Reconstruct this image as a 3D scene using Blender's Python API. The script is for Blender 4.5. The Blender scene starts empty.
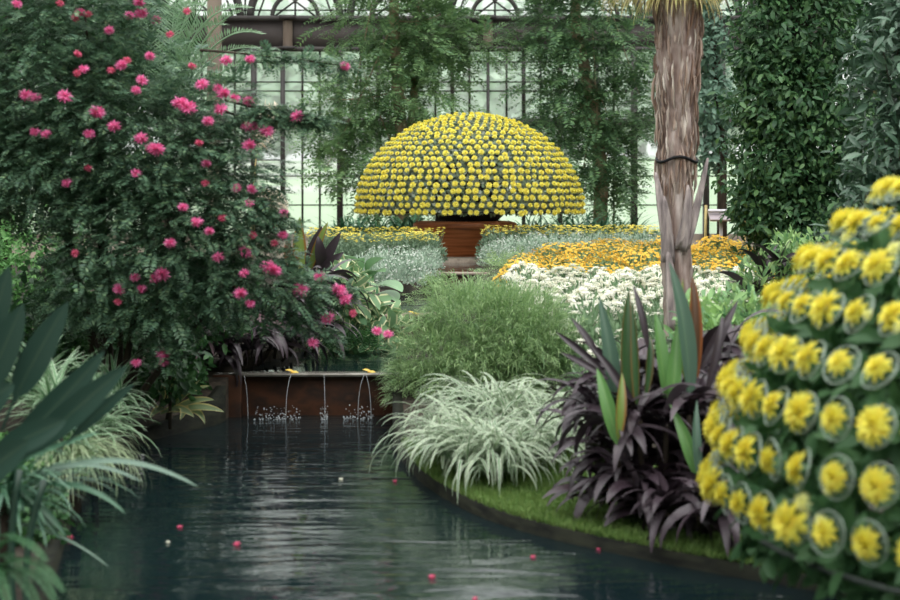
import bpy, math, random
import numpy as np
from mathutils import Vector

random.seed(7)
rng = np.random.default_rng(7)
scene = bpy.context.scene
COL = scene.collection
PI = math.pi
F = 1750.0          # focal length in pixels (70 mm on a 36 mm sensor, 900 px wide)
HZ, CX, EYE = 190.0, 450.0, 1.7


def at(px, py, d):
    """world point seen at photo pixel (px,py) at depth d"""
    return np.array([(px - CX) / F * d, d, EYE - (py - HZ) / F * d])


def gxp(px, d):
    return (px - CX) / F * d


# ------------------------------------------------------------------ mesh accumulation
class Acc:
    def __init__(self):
        self.V, self.F, self.UV, self.n = [], {}, [], 0

    def add(self, V, faces, uv=None):
        V = np.asarray(V, float).reshape(-1, 3)
        if uv is None:
            uv = np.zeros((len(V), 2))
        self.V.append(V)
        self.UV.append(np.asarray(uv, float).reshape(-1, 2))
        if not isinstance(faces, (list, tuple)) or (len(faces) and np.ndim(faces[0]) == 1):
            faces = [np.asarray(faces)]
        for f in faces:
            f = np.asarray(f, dtype=np.int64)
            if f.size == 0:
                continue
            self.F.setdefault(f.shape[1], []).append(f + self.n)
        self.n += len(V)
        return self

    def mesh(self, name, mat, smooth=False):
        V = np.concatenate(self.V)
        UV = np.concatenate(self.UV)
        loops, tot = [], []
        for k, fs in self.F.items():
            f = np.concatenate(fs)
            loops.append(f.ravel())
            tot.append(np.full(len(f), k))
        loops = np.concatenate(loops).astype(np.int32)
        tot = np.concatenate(tot).astype(np.int32)
        start = np.concatenate([[0], np.cumsum(tot)[:-1]]).astype(np.int32)
        me = bpy.data.meshes.new(name)
        me.vertices.add(len(V))
        me.vertices.foreach_set('co', V.astype(np.float32).ravel())
        me.loops.add(len(loops))
        me.loops.foreach_set('vertex_index', loops)
        me.polygons.add(len(tot))
        me.polygons.foreach_set('loop_start', start)
        me.polygons.foreach_set('loop_total', tot)
        if smooth:
            me.polygons.foreach_set('use_smooth', np.ones(len(tot), dtype=bool))
        ul = me.uv_layers.new(name='UVMap')
        ul.data.foreach_set('uv', UV[loops].astype(np.float32).ravel())
        me.update(calc_edges=True)
        if mat:
            me.materials.append(mat)
        return me

    def build(self, name, mat, parent=None, smooth=False):
        return link(name, self.mesh(name, mat, smooth), parent)


def link(name, me, parent=None):
    o = bpy.data.objects.new(name, me)
    COL.objects.link(o)
    if parent is not None:
        o.parent = parent
        # keep world-space vertices when the parent is an Empty away from the origin
        o.matrix_parent_inverse = parent_inv(parent)
    return o


def parent_inv(p):
    from mathutils import Matrix
    m = Matrix.LocRotScale(p.location, p.rotation_euler, p.scale)
    if p.parent is not None:
        m = world_of(p.parent) @ p.matrix_parent_inverse @ m
    return m.inverted()


def world_of(p):
    from mathutils import Matrix
    m = Matrix.LocRotScale(p.location, p.rotation_euler, p.scale)
    if p.parent is not None:
        m = world_of(p.parent) @ p.matrix_parent_inverse @ m
    return m


def tag(o, label=None, cat=None, group=None, kind=None):
    if label: o['label'] = label
    if cat: o['category'] = cat
    if group: o['group'] = group
    if kind: o['kind'] = kind
    return o


def thing(name, label, cat, loc=(0, 0, 0), group=None):
    o = bpy.data.objects.new(name, None)
    o.empty_display_size = .1
    COL.objects.link(o)
    o.location = Vector([float(v) for v in loc])
    return tag(o, label, cat, group)


def copy_thing(root, loc, rz=0., sc=1., label=None, group=None):
    """a copy of a thing and of each of its parts and sub-parts"""
    r = root.copy()
    COL.objects.link(r)
    r.location = Vector([float(v) for v in loc]); r.rotation_euler = (0, 0, rz); r.scale = (sc, sc, sc)
    if label: r['label'] = label
    if group: r['group'] = group
    for ch in list(root.children):
        c = ch.copy(); COL.objects.link(c); c.parent = r
        for g in list(ch.children):
            e = g.copy(); COL.objects.link(e); e.parent = c
    return r


# ------------------------------------------------------------------ materials
def nmat(name):
    m = bpy.data.materials.new(name)
    m.use_nodes = True
    nt = m.node_tree
    nt.nodes.clear()
    out = nt.nodes.new('ShaderNodeOutputMaterial')
    return m, nt, out


def ramp(nt, stops, src=None, interp='LINEAR'):
    r = nt.nodes.new('ShaderNodeValToRGB')
    r.color_ramp.interpolation = interp
    el = r.color_ramp.elements
    while len(el) < len(stops):
        el.new(0.5)
    for e, (p, c) in zip(el, stops):
        e.position = p
        e.color = (*c, 1)
    if src is not None:
        nt.links.new(src, r.inputs[0])
    return r


def srgb(r, g, b):
    f = lambda c: (c / 255 / 12.92) if c / 255 <= .04045 else ((c / 255 + .055) / 1.055) ** 2.4
    return (f(r), f(g), f(b))


def leaf_mat(name, cols, rough=.5, trans=.25, spec=.35, gain=1.35, edge=None):
    """cols: colours spread per leaf; edge: (colour, kind) margin or stripe along the leaf"""
    m, nt, out = nmat(name)
    geo = nt.nodes.new('ShaderNodeNewGeometry')
    cols = [tuple(min(.93, (c_ * .88 + (.3 * c[0] + .6 * c[1] + .1 * c[2]) * .12) * gain) for c_ in c) for c in cols]
    n = len(cols)
    r = ramp(nt, [(i / max(n - 1, 1), c) for i, c in enumerate(cols)], geo.outputs['Random Per Island'])
    col = r.outputs[0]
    if edge is not None:
        uv = nt.nodes.new('ShaderNodeUVMap')
        sep = nt.nodes.new('ShaderNodeSeparateXYZ')
        nt.links.new(uv.outputs[0], sep.inputs[0])
        ec, kind = edge
        if kind == 'margin':
            rr = ramp(nt, [(0, (1, 1, 1)), (.12, (1, 1, 1)), (.2, (0, 0, 0)), (.8, (0, 0, 0)), (.88, (1, 1, 1)), (1, (1, 1, 1))], sep.outputs[0])
        elif kind == 'rib':
            rr = ramp(nt, [(0, (0, 0, 0)), (.47, (0, 0, 0)), (.5, (1, 1, 1)), (.53, (0, 0, 0))], sep.outputs[0])
        else:   # stripes
            mu = nt.nodes.new('ShaderNodeMath'); mu.operation = 'MULTIPLY'; mu.inputs[1].default_value = 16
            nt.links.new(sep.outputs[0], mu.inputs[0])
            sn = nt.nodes.new('ShaderNodeMath'); sn.operation = 'SINE'
            nt.links.new(mu.outputs[0], sn.inputs[0])
            rr = ramp(nt, [(.2, (0, 0, 0)), (.5, (1, 1, 1))], sn.outputs[0])
        mx = nt.nodes.new('ShaderNodeMix'); mx.data_type = 'RGBA'
        nt.links.new(rr.outputs[0], mx.inputs[0])
        nt.links.new(col, mx.inputs[6])
        mx.inputs[7].default_value = (*ec, 1)
        col = mx.outputs[2]
    p = nt.nodes.new('ShaderNodeBsdfPrincipled')
    nt.links.new(col, p.inputs['Base Color'])
    p.inputs['Roughness'].default_value = rough
    p.inputs['Specular IOR Level'].default_value = spec
    if trans > 0:
        t = nt.nodes.new('ShaderNodeBsdfTranslucent')
        nt.links.new(col, t.inputs[0])
        ms = nt.nodes.new('ShaderNodeMixShader'); ms.inputs[0].default_value = trans
        nt.links.new(p.outputs[0], ms.inputs[1]); nt.links.new(t.outputs[0], ms.inputs[2])
        nt.links.new(ms.outputs[0], out.inputs[0])
    else:
        nt.links.new(p.outputs[0], out.inputs[0])
    return m


def noise_mat(name, stops, scale=(5, 5, 5), rough=.8, bump=.2, detail=6, metal=0., spec=.3, nscale=1.):
    m, nt, out = nmat(name)
    tc = nt.nodes.new('ShaderNodeTexCoord')
    mp = nt.nodes.new('ShaderNodeMapping'); mp.inputs['Scale'].default_value = scale
    nt.links.new(tc.outputs['Object'], mp.inputs[0])
    no = nt.nodes.new('ShaderNodeTexNoise'); no.inputs['Scale'].default_value = nscale; no.inputs['Detail'].default_value = detail
    nt.links.new(mp.outputs[0], no.inputs[0])
    r = ramp(nt, stops, no.outputs[0])
    p = nt.nodes.new('ShaderNodeBsdfPrincipled')
    nt.links.new(r.outputs[0], p.inputs['Base Color'])
    p.inputs['Roughness'].default_value = rough
    p.inputs['Metallic'].default_value = metal
    p.inputs['Specular IOR Level'].default_value = spec
    if bump:
        b = nt.nodes.new('ShaderNodeBump'); b.inputs['Strength'].default_value = bump; b.inputs['Distance'].default_value = .02
        nt.links.new(no.outputs[0], b.inputs['Height'])
        nt.links.new(b.outputs[0], p.inputs['Normal'])
    nt.links.new(p.outputs[0], out.inputs[0])
    return m


def S(*cs):
    return [srgb(*c) for c in cs]


M = {}
M['puff_leaf'] = leaf_mat('powderpuff_leaflets', S((56, 84, 62), (72, 104, 76), (88, 122, 92), (64, 94, 78), (112, 142, 98)), .42, .3, .4, 1.45)
M['pink'] = leaf_mat('pink_stamens', S((246, 112, 176), (250, 136, 192), (240, 92, 160), (252, 160, 204)), .7, .3, .1, 1.1)
M['pink_dark'] = leaf_mat('faded_pink_stamens', S((226, 92, 136), (236, 116, 150), (210, 84, 122)), .7, .3, .1, 1.1)
M['bark'] = noise_mat('grey_brown_bark', [(.3, srgb(70, 60, 50)), (.7, srgb(120, 108, 96))], (14, 14, 3), .9, .5)
M['dark_bark'] = noise_mat('dark_bark', [(.3, srgb(48, 42, 36)), (.7, srgb(86, 76, 66))], (14, 14, 3), .9, .5)
M['tan_bark'] = noise_mat('pale_bark', [(.3, srgb(146, 124, 102)), (.7, srgb(196, 176, 152))], (10, 10, 3), .9, .4)
M['tree_leaf'] = leaf_mat('fine_tree_leaves', S((74, 106, 66), (96, 130, 80), (120, 152, 96), (82, 118, 84)), .45, .35)
M['tree_leaf_b'] = leaf_mat('fine_tree_leaves_darker', S((66, 100, 68), (84, 118, 76), (104, 140, 86), (74, 106, 80)), .45, .35)
M['blue_leaf'] = leaf_mat('bluish_tree_leaves', S((70, 102, 82), (96, 128, 108), (84, 116, 96)), .4, .2)
M['vine_leaf'] = leaf_mat('vine_leaves', S((34, 70, 40), (52, 92, 52), (76, 116, 66), (44, 80, 52), (98, 138, 78)), .42, .3, .35, 1.3)
M['gloss_leaf'] = leaf_mat('glossy_green_leaves', S((52, 82, 62), (76, 106, 84), (98, 128, 104)), .3, .15, .5)
M['back_leaf'] = leaf_mat('mid_green_leaves', S((30, 62, 34), (44, 84, 42), (56, 100, 46)), .45, .25)
M['bright_leaf'] = leaf_mat('bright_small_leaves', S((72, 122, 60), (92, 146, 76), (112, 162, 88)), .5, .35)
M['frond'] = leaf_mat('cycad_leaflets', S((104, 140, 100), (132, 164, 128), (150, 178, 148), (118, 150, 108)), .4, .3, .5, 1.4)
M['frond_dry'] = leaf_mat('brown_green_leaflets', S((96, 104, 76), (112, 114, 88), (82, 96, 70)), .5, .2)
M['fern'] = leaf_mat('fern_leaflets', S((50, 98, 58), (66, 116, 70), (44, 86, 54)), .5, .3, .35, 1.1)
M['paddle'] = leaf_mat('dark_paddle_leaves', S((34, 60, 52), (42, 72, 60), (50, 80, 66)), .35, .1, .45, 1.1, edge=(srgb(80, 100, 80), 'rib'))
M['strappy'] = leaf_mat('dark_strap_leaves', S((42, 82, 62), (60, 104, 78), (78, 124, 92)), .38, .15, .5)
M['strappy_pale'] = leaf_mat('grey_green_strap_leaves', S((88, 122, 106), (104, 136, 116), (76, 108, 92)), .38, .15, .5, 1.1)
M['varieg'] = leaf_mat('striped_strap_leaves', S((88, 142, 92), (112, 160, 108), (76, 128, 88)), .4, .3, .35, .95, edge=(srgb(206, 224, 196), 'margin'))
M['varieg_yel'] = leaf_mat('yellow_margined_leaves', S((118, 142, 104), (146, 164, 118)), .4, .25, .35, 1.4, edge=(srgb(240, 228, 160), 'margin'))
M['grass_var'] = leaf_mat('white_striped_grass', S((128, 160, 118), (164, 188, 148), (92, 132, 88), (112, 148, 104)), .45, .3, .35, 1., edge=(srgb(234, 238, 222), 'margin'))
M['hang_grass'] = leaf_mat('drooping_pale_grass', S((130, 152, 112), (160, 176, 136)), .5, .3)
M['purple'] = leaf_mat('dark_purple_leaves', S((62, 46, 56), (80, 66, 76), (50, 40, 46), (92, 80, 88), (70, 54, 62)), .36, .1, .5, .9)
M['purple_pink'] = leaf_mat('purple_pink_leaves', S((104, 78, 90), (136, 102, 110), (84, 68, 80), (66, 54, 64)), .36, .15, .5, .95)
M['cord_green'] = leaf_mat('green_blades', S((78, 132, 66), (96, 148, 74), (112, 164, 86)), .35, .3, .5, 1.1, edge=(srgb(150, 190, 110), 'rib'))
M['cord_dark'] = leaf_mat('deep_green_blades', S((56, 92, 52), (66, 104, 58)), .35, .2, .5, 1., edge=(srgb(110, 96, 56), 'margin'))
M['cord_blue'] = leaf_mat('blue_green_blades', S((76, 108, 92), (88, 120, 98)), .3, .2, .5, 1., edge=(srgb(110, 140, 110), 'rib'))
M['cord_red'] = leaf_mat('red_edged_blades', S((92, 62, 42), (104, 74, 46)), .35, .3, .5, 1., edge=(srgb(150, 92, 56), 'margin'))
M['cord_lime'] = leaf_mat('yellow_green_blades', S((118, 148, 56), (134, 158, 66)), .35, .35, .5, 1., edge=(srgb(150, 112, 60), 'margin'))
M['feather'] = leaf_mat('feathery_green_leaves', S((114, 144, 92), (138, 166, 108), (98, 130, 86), (156, 180, 124)), .5, .35, .35, 1.45)
M['lime_leaf'] = leaf_mat('lime_tipped_leaves', S((104, 148, 96), (150, 188, 110), (86, 130, 92), (176, 204, 128)), .45, .3)
M['bigleaf'] = leaf_mat('broad_hosta_leaves', S((96, 142, 92), (116, 158, 108), (128, 168, 120)), .35, .25, .5, 1.2, edge=(srgb(160, 196, 146), 'rib'))
M['croton'] = leaf_mat('cream_edged_leaves', S((96, 136, 92), (120, 156, 108), (80, 124, 84)), .4, .25, edge=(srgb(232, 232, 186), 'margin'))
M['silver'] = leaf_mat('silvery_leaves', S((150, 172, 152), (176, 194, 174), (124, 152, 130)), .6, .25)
M['silver_fl'] = leaf_mat('silver_white_flowers', S((204, 208, 200), (220, 222, 214), (184, 194, 184)), .7, .2, .1, 1.)
M['mint'] = leaf_mat('mint_green_leaves', S((112, 140, 112), (134, 158, 130), (98, 126, 98)), .5, .25)
M['bed_green'] = leaf_mat('bed_green_leaves', S((106, 140, 100), (128, 156, 116), (92, 124, 88)), .5, .3)
M['white_fl'] = leaf_mat('white_petals', S((244, 243, 228), (247, 246, 234), (240, 240, 212)), .6, .3, .1, 1.)
M['cream_ctr'] = leaf_mat('pale_yellow_centre', S((232, 226, 150), (224, 220, 140)), .7, 0)
M['orange_fl'] = leaf_mat('orange_yellow_flowers', S((246, 196, 36), (250, 206, 48), (240, 180, 30), (252, 216, 66)), .6, .3, .1, 1.1)
M['yellow_far'] = leaf_mat('soft_yellow_petals', S((244, 228, 70), (248, 234, 92), (238, 218, 56), (246, 236, 118)), .6, .3, .1, 1.1)
M['yellow_fl'] = leaf_mat('yellow_petals', S((248, 232, 56), (252, 238, 74), (242, 222, 48)), .55, .3, .1, 1.05)
M['yellow_pale'] = leaf_mat('pale_yellow_petals', S((246, 242, 140), (248, 244, 166)), .55, .3, .1, 1.1)
M['gold_fl'] = leaf_mat('gold_flowers', S((244, 220, 70), (250, 230, 96), (236, 208, 60)), .6, .3, .1, 1.1)
M['mum_leaf'] = leaf_mat('grey_green_mum_leaves', S((96, 118, 94), (120, 138, 118), (138, 146, 138), (84, 106, 84)), .55, .2)
M['mum_leaf_d'] = leaf_mat('dark_mum_leaves', S((44, 84, 48), (60, 102, 58), (74, 116, 70)), .5, .2)
M['lilliput'] = leaf_mat('dark_border_straps', S((34, 74, 50), (46, 92, 62), (58, 104, 70)), .4, .15, .5)
M['lawn'] = leaf_mat('short_grass_blades', S((94, 134, 56), (116, 150, 68), (132, 158, 80), (84, 120, 50)), .55, .3, .3, 1.)
M['thatch'] = leaf_mat('dry_palm_skirt', S((196, 184, 122), (216, 200, 140), (168, 160, 104), (182, 186, 112)), .7, .3, .1)
M['fibre'] = leaf_mat('trunk_fibres', S((150, 124, 108), (182, 162, 148), (118, 94, 82), (206, 192, 182), (140, 108, 90)), .9, .1, .1, 1.6)
M['husk'] = noise_mat('grey_leaf_base', [(.3, srgb(104, 96, 98)), (.5, srgb(160, 148, 146)), (.7, srgb(206, 192, 186))], (22, 22, 4), .85, .6)
M['palm_trunk'] = noise_mat('shaggy_palm_bark', [(.3, srgb(112, 92, 84)), (.5, srgb(170, 150, 142)), (.72, srgb(214, 202, 196))], (16, 16, 2.2), .95, .9, detail=10)
M['cream_plume'] = leaf_mat('cream_plume', S((236, 216, 196), (226, 198, 176), (244, 228, 212)), .8, .3, .1)
M['soil'] = noise_mat('dark_mulch', [(.3, srgb(34, 30, 26)), (.7, srgb(66, 58, 48))], (18, 18, 18), .95, .6)
M['turf'] = noise_mat('mossy_turf', [(.3, srgb(58, 84, 36)), (.7, srgb(96, 124, 58))], (9, 9, 9), .9, .4)
M['edging'] = noise_mat('wet_dark_edging', [(.35, srgb(18, 20, 18)), (.7, srgb(44, 46, 36))], (6, 6, 20), .75, .4, spec=.12)
M['corten'] = noise_mat('rusty_steel', [(.3, srgb(36, 26, 22)), (.5, srgb(80, 50, 34)), (.62, srgb(50, 37, 31)), (.85, srgb(118, 76, 48))], (3, 3, 4.5), .5, .25, metal=.1)
M['lip'] = noise_mat('wet_steel_lip', [(.3, srgb(96, 92, 86)), (.7, srgb(150, 146, 138))], (8, 8, 8), .25, .1, metal=.5)
M['stone'] = noise_mat('pale_stone', [(.3, srgb(124, 112, 102)), (.7, srgb(158, 144, 130))], (2, 2, 1.2), .85, .2)
M['steel'] = noise_mat('brown_grey_steel', [(.3, srgb(74, 68, 67)), (.7, srgb(86, 79, 77))], (2, 2, 2), .6, .05)
M['steel_dk'] = noise_mat('dark_bronze_bars', [(.3, srgb(62, 60, 60)), (.7, srgb(78, 74, 72))], (3, 3, 3), .55, .05)
M['pilaster'] = noise_mat('bronze_pilaster', [(.3, srgb(112, 98, 88)), (.7, srgb(140, 126, 114))], (8, 8, 1), .5, .05)
M['black'] = noise_mat('black_metal', [(.3, srgb(22, 22, 24)), (.7, srgb(36, 36, 38))], (4, 4, 4), .6, .05)
M['white_metal'] = noise_mat('white_board', [(.3, srgb(196, 192, 198)), (.7, srgb(212, 208, 212))], (3, 3, 3), .5, 0)
M['sign_face'] = noise_mat('grey_pink_board', [(.3, srgb(168, 156, 160)), (.7, srgb(190, 178, 182))], (3, 3, 3), .5, 0)
M['hoop'] = noise_mat('dark_grey_hoop', [(.3, srgb(66, 74, 70)), (.7, srgb(92, 100, 96))], (3, 3, 3), .5, 0)
M['bamboo'] = noise_mat('pale_bamboo', [(.3, srgb(186, 166, 110)), (.7, srgb(208, 190, 136))], (4, 4, 12), .6, .1)
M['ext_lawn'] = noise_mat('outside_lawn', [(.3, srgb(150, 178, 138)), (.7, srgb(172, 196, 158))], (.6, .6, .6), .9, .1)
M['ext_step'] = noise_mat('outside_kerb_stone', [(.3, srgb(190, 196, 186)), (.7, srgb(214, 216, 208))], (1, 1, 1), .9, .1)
M['gravel'] = noise_mat('gravel_floor', [(.3, srgb(120, 108, 96)), (.7, srgb(158, 146, 132))], (12, 12, 12), .9, .3)
M['fallen'] = leaf_mat('fallen_yellow_leaf', S((226, 190, 60), (216, 170, 50)), .6, .2)


M['shade_wall'] = noise_mat('dark_green_shade_wall', [(.35, srgb(26, 40, 24)), (.65, srgb(58, 84, 48))], (5, 5, 5), .8, .8, detail=10)  # dark green for the added light-blocking walls


def wood_mat():
    m, nt, out = nmat('orange_brown_wood')
    tc = nt.nodes.new('ShaderNodeTexCoord')
    mp = nt.nodes.new('ShaderNodeMapping'); mp.inputs['Scale'].default_value = (1.2, 1.2, 22)
    nt.links.new(tc.outputs['Object'], mp.inputs[0])
    no = nt.nodes.new('ShaderNodeTexNoise'); no.inputs['Scale'].default_value = 1.4; no.inputs['Detail'].default_value = 8
    nt.links.new(mp.outputs[0], no.inputs[0])
    r = ramp(nt, [(.3, srgb(128, 68, 38)), (.5, srgb(186, 106, 60)), (.7, srgb(206, 126, 76))], no.outputs[0])
    p = nt.nodes.new('ShaderNodeBsdfPrincipled'); p.inputs['Roughness'].default_value = .4
    nt.links.new(r.outputs[0], p.inputs['Base Color'])
    nt.links.new(p.outputs[0], out.inputs[0])
    return m


M['wood'] = wood_mat()


def glass_mat():
    """conservatory glass: mostly clear, a milky haze veil, a faint mirror"""
    m, nt, out = nmat('hazed_glass')
    tr = nt.nodes.new('ShaderNodeBsdfTransparent'); tr.inputs[0].default_value = (.95, .97, .96, 1)
    tl = nt.nodes.new('ShaderNodeBsdfTranslucent'); tl.inputs[0].default_value = (.95, .97, .96, 1)
    gl = nt.nodes.new('ShaderNodeBsdfGlossy'); gl.inputs['Roughness'].default_value = .08
    fr = nt.nodes.new('ShaderNodeFresnel'); fr.inputs[0].default_value = 1.3
    m1 = nt.nodes.new('ShaderNodeMixShader'); m1.inputs[0].default_value = .38  # milky part put in as haze to pale the view outside
    nt.links.new(tr.outputs[0], m1.inputs[1]); nt.links.new(tl.outputs[0], m1.inputs[2])
    m2 = nt.nodes.new('ShaderNodeMixShader')
    nt.links.new(fr.outputs[0], m2.inputs[0])
    nt.links.new(m1.outputs[0], m2.inputs[1]); nt.links.new(gl.outputs[0], m2.inputs[2])
    nt.links.new(m2.outputs[0], out.inputs[0])
    return m


M['glass'] = glass_mat()


def water_mat(name, sc=(1.1, 4.2, 1), strength=.27):
    m, nt, out = nmat(name)
    tc = nt.nodes.new('ShaderNodeTexCoord')
    hs = []
    for k, (s, mul) in enumerate(((1.1, 1.), (3.8, .2))):
        mp = nt.nodes.new('ShaderNodeMapping')
        mp.inputs['Scale'].default_value = (sc[0] * s, sc[1] * s, s)
        mp.inputs['Rotation'].default_value = (0, 0, .12 - .3 * k)
        nt.links.new(tc.outputs['Object'], mp.inputs[0])
        no = nt.nodes.new('ShaderNodeTexNoise'); no.inputs['Scale'].default_value = 1.; no.inputs['Detail'].default_value = 2.
        no.inputs['Distortion'].default_value = .6
        nt.links.new(mp.outputs[0], no.inputs[0])
        mu = nt.nodes.new('ShaderNodeMath'); mu.operation = 'MULTIPLY'; mu.inputs[1].default_value = mul
        nt.links.new(no.outputs[0], mu.inputs[0])
        hs.append(mu)
    ad = nt.nodes.new('ShaderNodeMath'); ad.operation = 'ADD'
    nt.links.new(hs[0].outputs[0], ad.inputs[0]); nt.links.new(hs[1].outputs[0], ad.inputs[1])
    b = nt.nodes.new('ShaderNodeBump'); b.inputs['Strength'].default_value = strength; b.inputs['Distance'].default_value = .05
    nt.links.new(ad.outputs[0], b.inputs['Height'])
    p = nt.nodes.new('ShaderNodeBsdfPrincipled')
    p.inputs['Base Color'].default_value = (.006, .014, .016, 1)
    p.inputs['Roughness'].default_value = .04
    p.inputs['IOR'].default_value = 1.33
    nt.links.new(b.outputs[0], p.inputs['Normal'])
    nt.links.new(p.outputs[0], out.inputs[0])
    return m


M['water'] = water_mat('dark_pool_water')
M['water_up'] = water_mat('upper_pool_water', (2, 5, 1), .1)


def drop_mat():
    m, nt, out = nmat('falling_water')
    p = nt.nodes.new('ShaderNodeBsdfPrincipled')
    p.inputs['Base Color'].default_value = (.86, .9, .93, 1)
    p.inputs['Roughness'].default_value = .1
    p.inputs['IOR'].default_value = 1.33
    p.inputs['Transmission Weight'].default_value = .55
    nt.links.new(p.outputs[0], out.inputs[0])
    return m


M['drop'] = drop_mat()


def wire_mat():
    m, nt, out = nmat('pale_wire_ring')
    p = nt.nodes.new('ShaderNodeBsdfPrincipled')
    p.inputs['Base Color'].default_value = (*srgb(164, 182, 168), 1)
    p.inputs['Roughness'].default_value = .35
    p.inputs['Metallic'].default_value = .3
    nt.links.new(p.outputs[0], out.inputs[0])
    return m


M['wire'] = wire_mat()


# ------------------------------------------------------------------ shapes
def unit(v):
    v = np.asarray(v, float)
    return v / np.maximum(np.linalg.norm(v, axis=-1, keepdims=True), 1e-9)


DIAMOND = (np.array([[0, 0, 0], [.45, -.5, .03], [1, 0, 0], [.45, .5, .03]], float), [np.array([[0, 1, 2, 3]])],
           np.array([[.5, 0], [0, .45], [.5, 1], [1, .45]]))
LENS = (np.array([[0, 0, 0], [.3, -.42, .07], [.3, 0, 0], [.3, .42, .07], [.68, -.4, .03], [.68, 0, -.04], [.68, .4, .03], [1, 0, -.12]], float),
        [np.array([[1, 4, 5, 2], [2, 5, 6, 3]]), np.array([[0, 1, 2], [0, 2, 3], [4, 7, 5], [5, 7, 6]])],
        np.array([[.5, 0], [0, .3], [.5, .3], [1, .3], [0, .68], [.5, .68], [1, .68], [.5, 1]]))


def leaves(acc, tpl, P, D, N, L, W):
    T, Fs, UV = tpl
    n, k = len(P), len(T)
    x = unit(D)
    y = unit(np.cross(N, x) + 1e-6)
    z = np.cross(x, y)
    L = np.broadcast_to(np.asarray(L, float), (n,)); W = np.broadcast_to(np.asarray(W, float), (n,))
    V = (P[:, None] + x[:, None] * (T[None, :, 0:1] * L[:, None, None]) + y[:, None] * (T[None, :, 1:2] * W[:, None, None])
         + z[:, None] * (T[None, :, 2:3] * L[:, None, None]))
    off = (np.arange(n) * k)[:, None, None]
    acc.add(V.reshape(-1, 3), [(f[None] + off).reshape(-1, f.shape[1]) for f in Fs], np.tile(UV, (n, 1)))


def rdir(n):
    return unit(rng.normal(size=(n, 3)))


def straps(acc, B, az, el, L, W, bend, segs=6, fold=.15, prof=None, roll=0., pw=1.3):
    n = len(B)
    t = np.linspace(0, 1, segs + 1)
    prof = prof or (lambda t: np.minimum(1, .45 + t * 3) * np.sqrt(np.maximum(1 - t ** 2.2, 0.0)))
    a = lambda v: np.broadcast_to(np.asarray(v, float), (n,))
    az, el, L, W, bend, roll = map(a, (az, el, L, W, bend, roll))
    E = el[:, None] - bend[:, None] * t[None] ** pw
    dl = (L / segs)[:, None]
    h = np.concatenate([np.zeros((n, 1)), np.cumsum(np.cos(E[:, :-1]) * dl, 1)], 1)
    z = np.concatenate([np.zeros((n, 1)), np.cumsum(np.sin(E[:, :-1]) * dl, 1)], 1)
    ca, sa = np.cos(az)[:, None], np.sin(az)[:, None]
    P = B[:, None] + np.stack([h * ca, h * sa, z], -1)
    sd = np.stack([-sa + 0 * E, ca + 0 * E, 0 * E], -1)
    nr = np.stack([-np.sin(E) * ca, -np.sin(E) * sa, np.cos(E)], -1)
    cr, sr = np.cos(roll)[:, None, None], np.sin(roll)[:, None, None]
    sd, nr = sd * cr + nr * sr, nr * cr - sd * sr
    w = (W[:, None] * prof(t)[None])[..., None]
    V = np.stack([P - sd * w / 2 + nr * w * fold, P, P + sd * w / 2 + nr * w * fold], 2)
    m = segs + 1
    idx = np.arange(n * m * 3).reshape(n, m, 3)
    q = np.concatenate([np.stack([idx[:, :-1, j], idx[:, :-1, j + 1], idx[:, 1:, j + 1], idx[:, 1:, j]], -1).reshape(-1, 4) for j in (0, 1)])
    uv = np.zeros((n, m, 3, 2)); uv[..., 0] = np.array([0, .5, 1]); uv[..., 1] = t[None, :, None]
    acc.add(V.reshape(-1, 3), [q], uv.reshape(-1, 2))


LEAFY = lambda t: np.sin(PI * np.clip(t, 0, 1) ** .75) ** .8 * .97 + .03
PETIOLED = lambda t: np.where(t < .28, .06, np.sin(PI * np.clip((t - .28) / .72, 0, 1) ** .8) ** .75 * .96 + .04)


def blade(acc, p0, p1, p2, width, prof=LEAFY, facing=(0, -1, .25), segs=12, fold=.12):
    """one blade along the curve p0-p1-p2, its upper face turned towards `facing`"""
    p0, p1, p2 = (np.asarray(p, float) for p in (p0, p1, p2))
    t = np.linspace(0, 1, segs + 1)[:, None]
    P = (1 - t) ** 2 * p0 + 2 * t * (1 - t) * p1 + t ** 2 * p2
    T = unit(2 * (1 - t) * (p1 - p0) + 2 * t * (p2 - p1))
    sd = unit(np.cross(T, np.asarray(facing, float)))
    nr = np.cross(sd, T)
    w = (width * prof(t[:, 0]))[:, None]
    us = np.array([-1, -.5, 0, .5, 1.])
    V = np.stack([P + sd * w / 2 * u + nr * w * fold * abs(u) ** 1.3 for u in us], 1)
    m, k = segs + 1, len(us)
    idx = np.arange(m * k).reshape(m, k)
    q = np.stack([idx[:-1, :-1], idx[:-1, 1:], idx[1:, 1:], idx[1:, :-1]], -1).reshape(-1, 4)
    uv = np.zeros((m, k, 2)); uv[..., 0] = (us + 1) / 2; uv[..., 1] = t
    acc.add(V.reshape(-1, 3), [q], uv.reshape(-1, 2))


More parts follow.
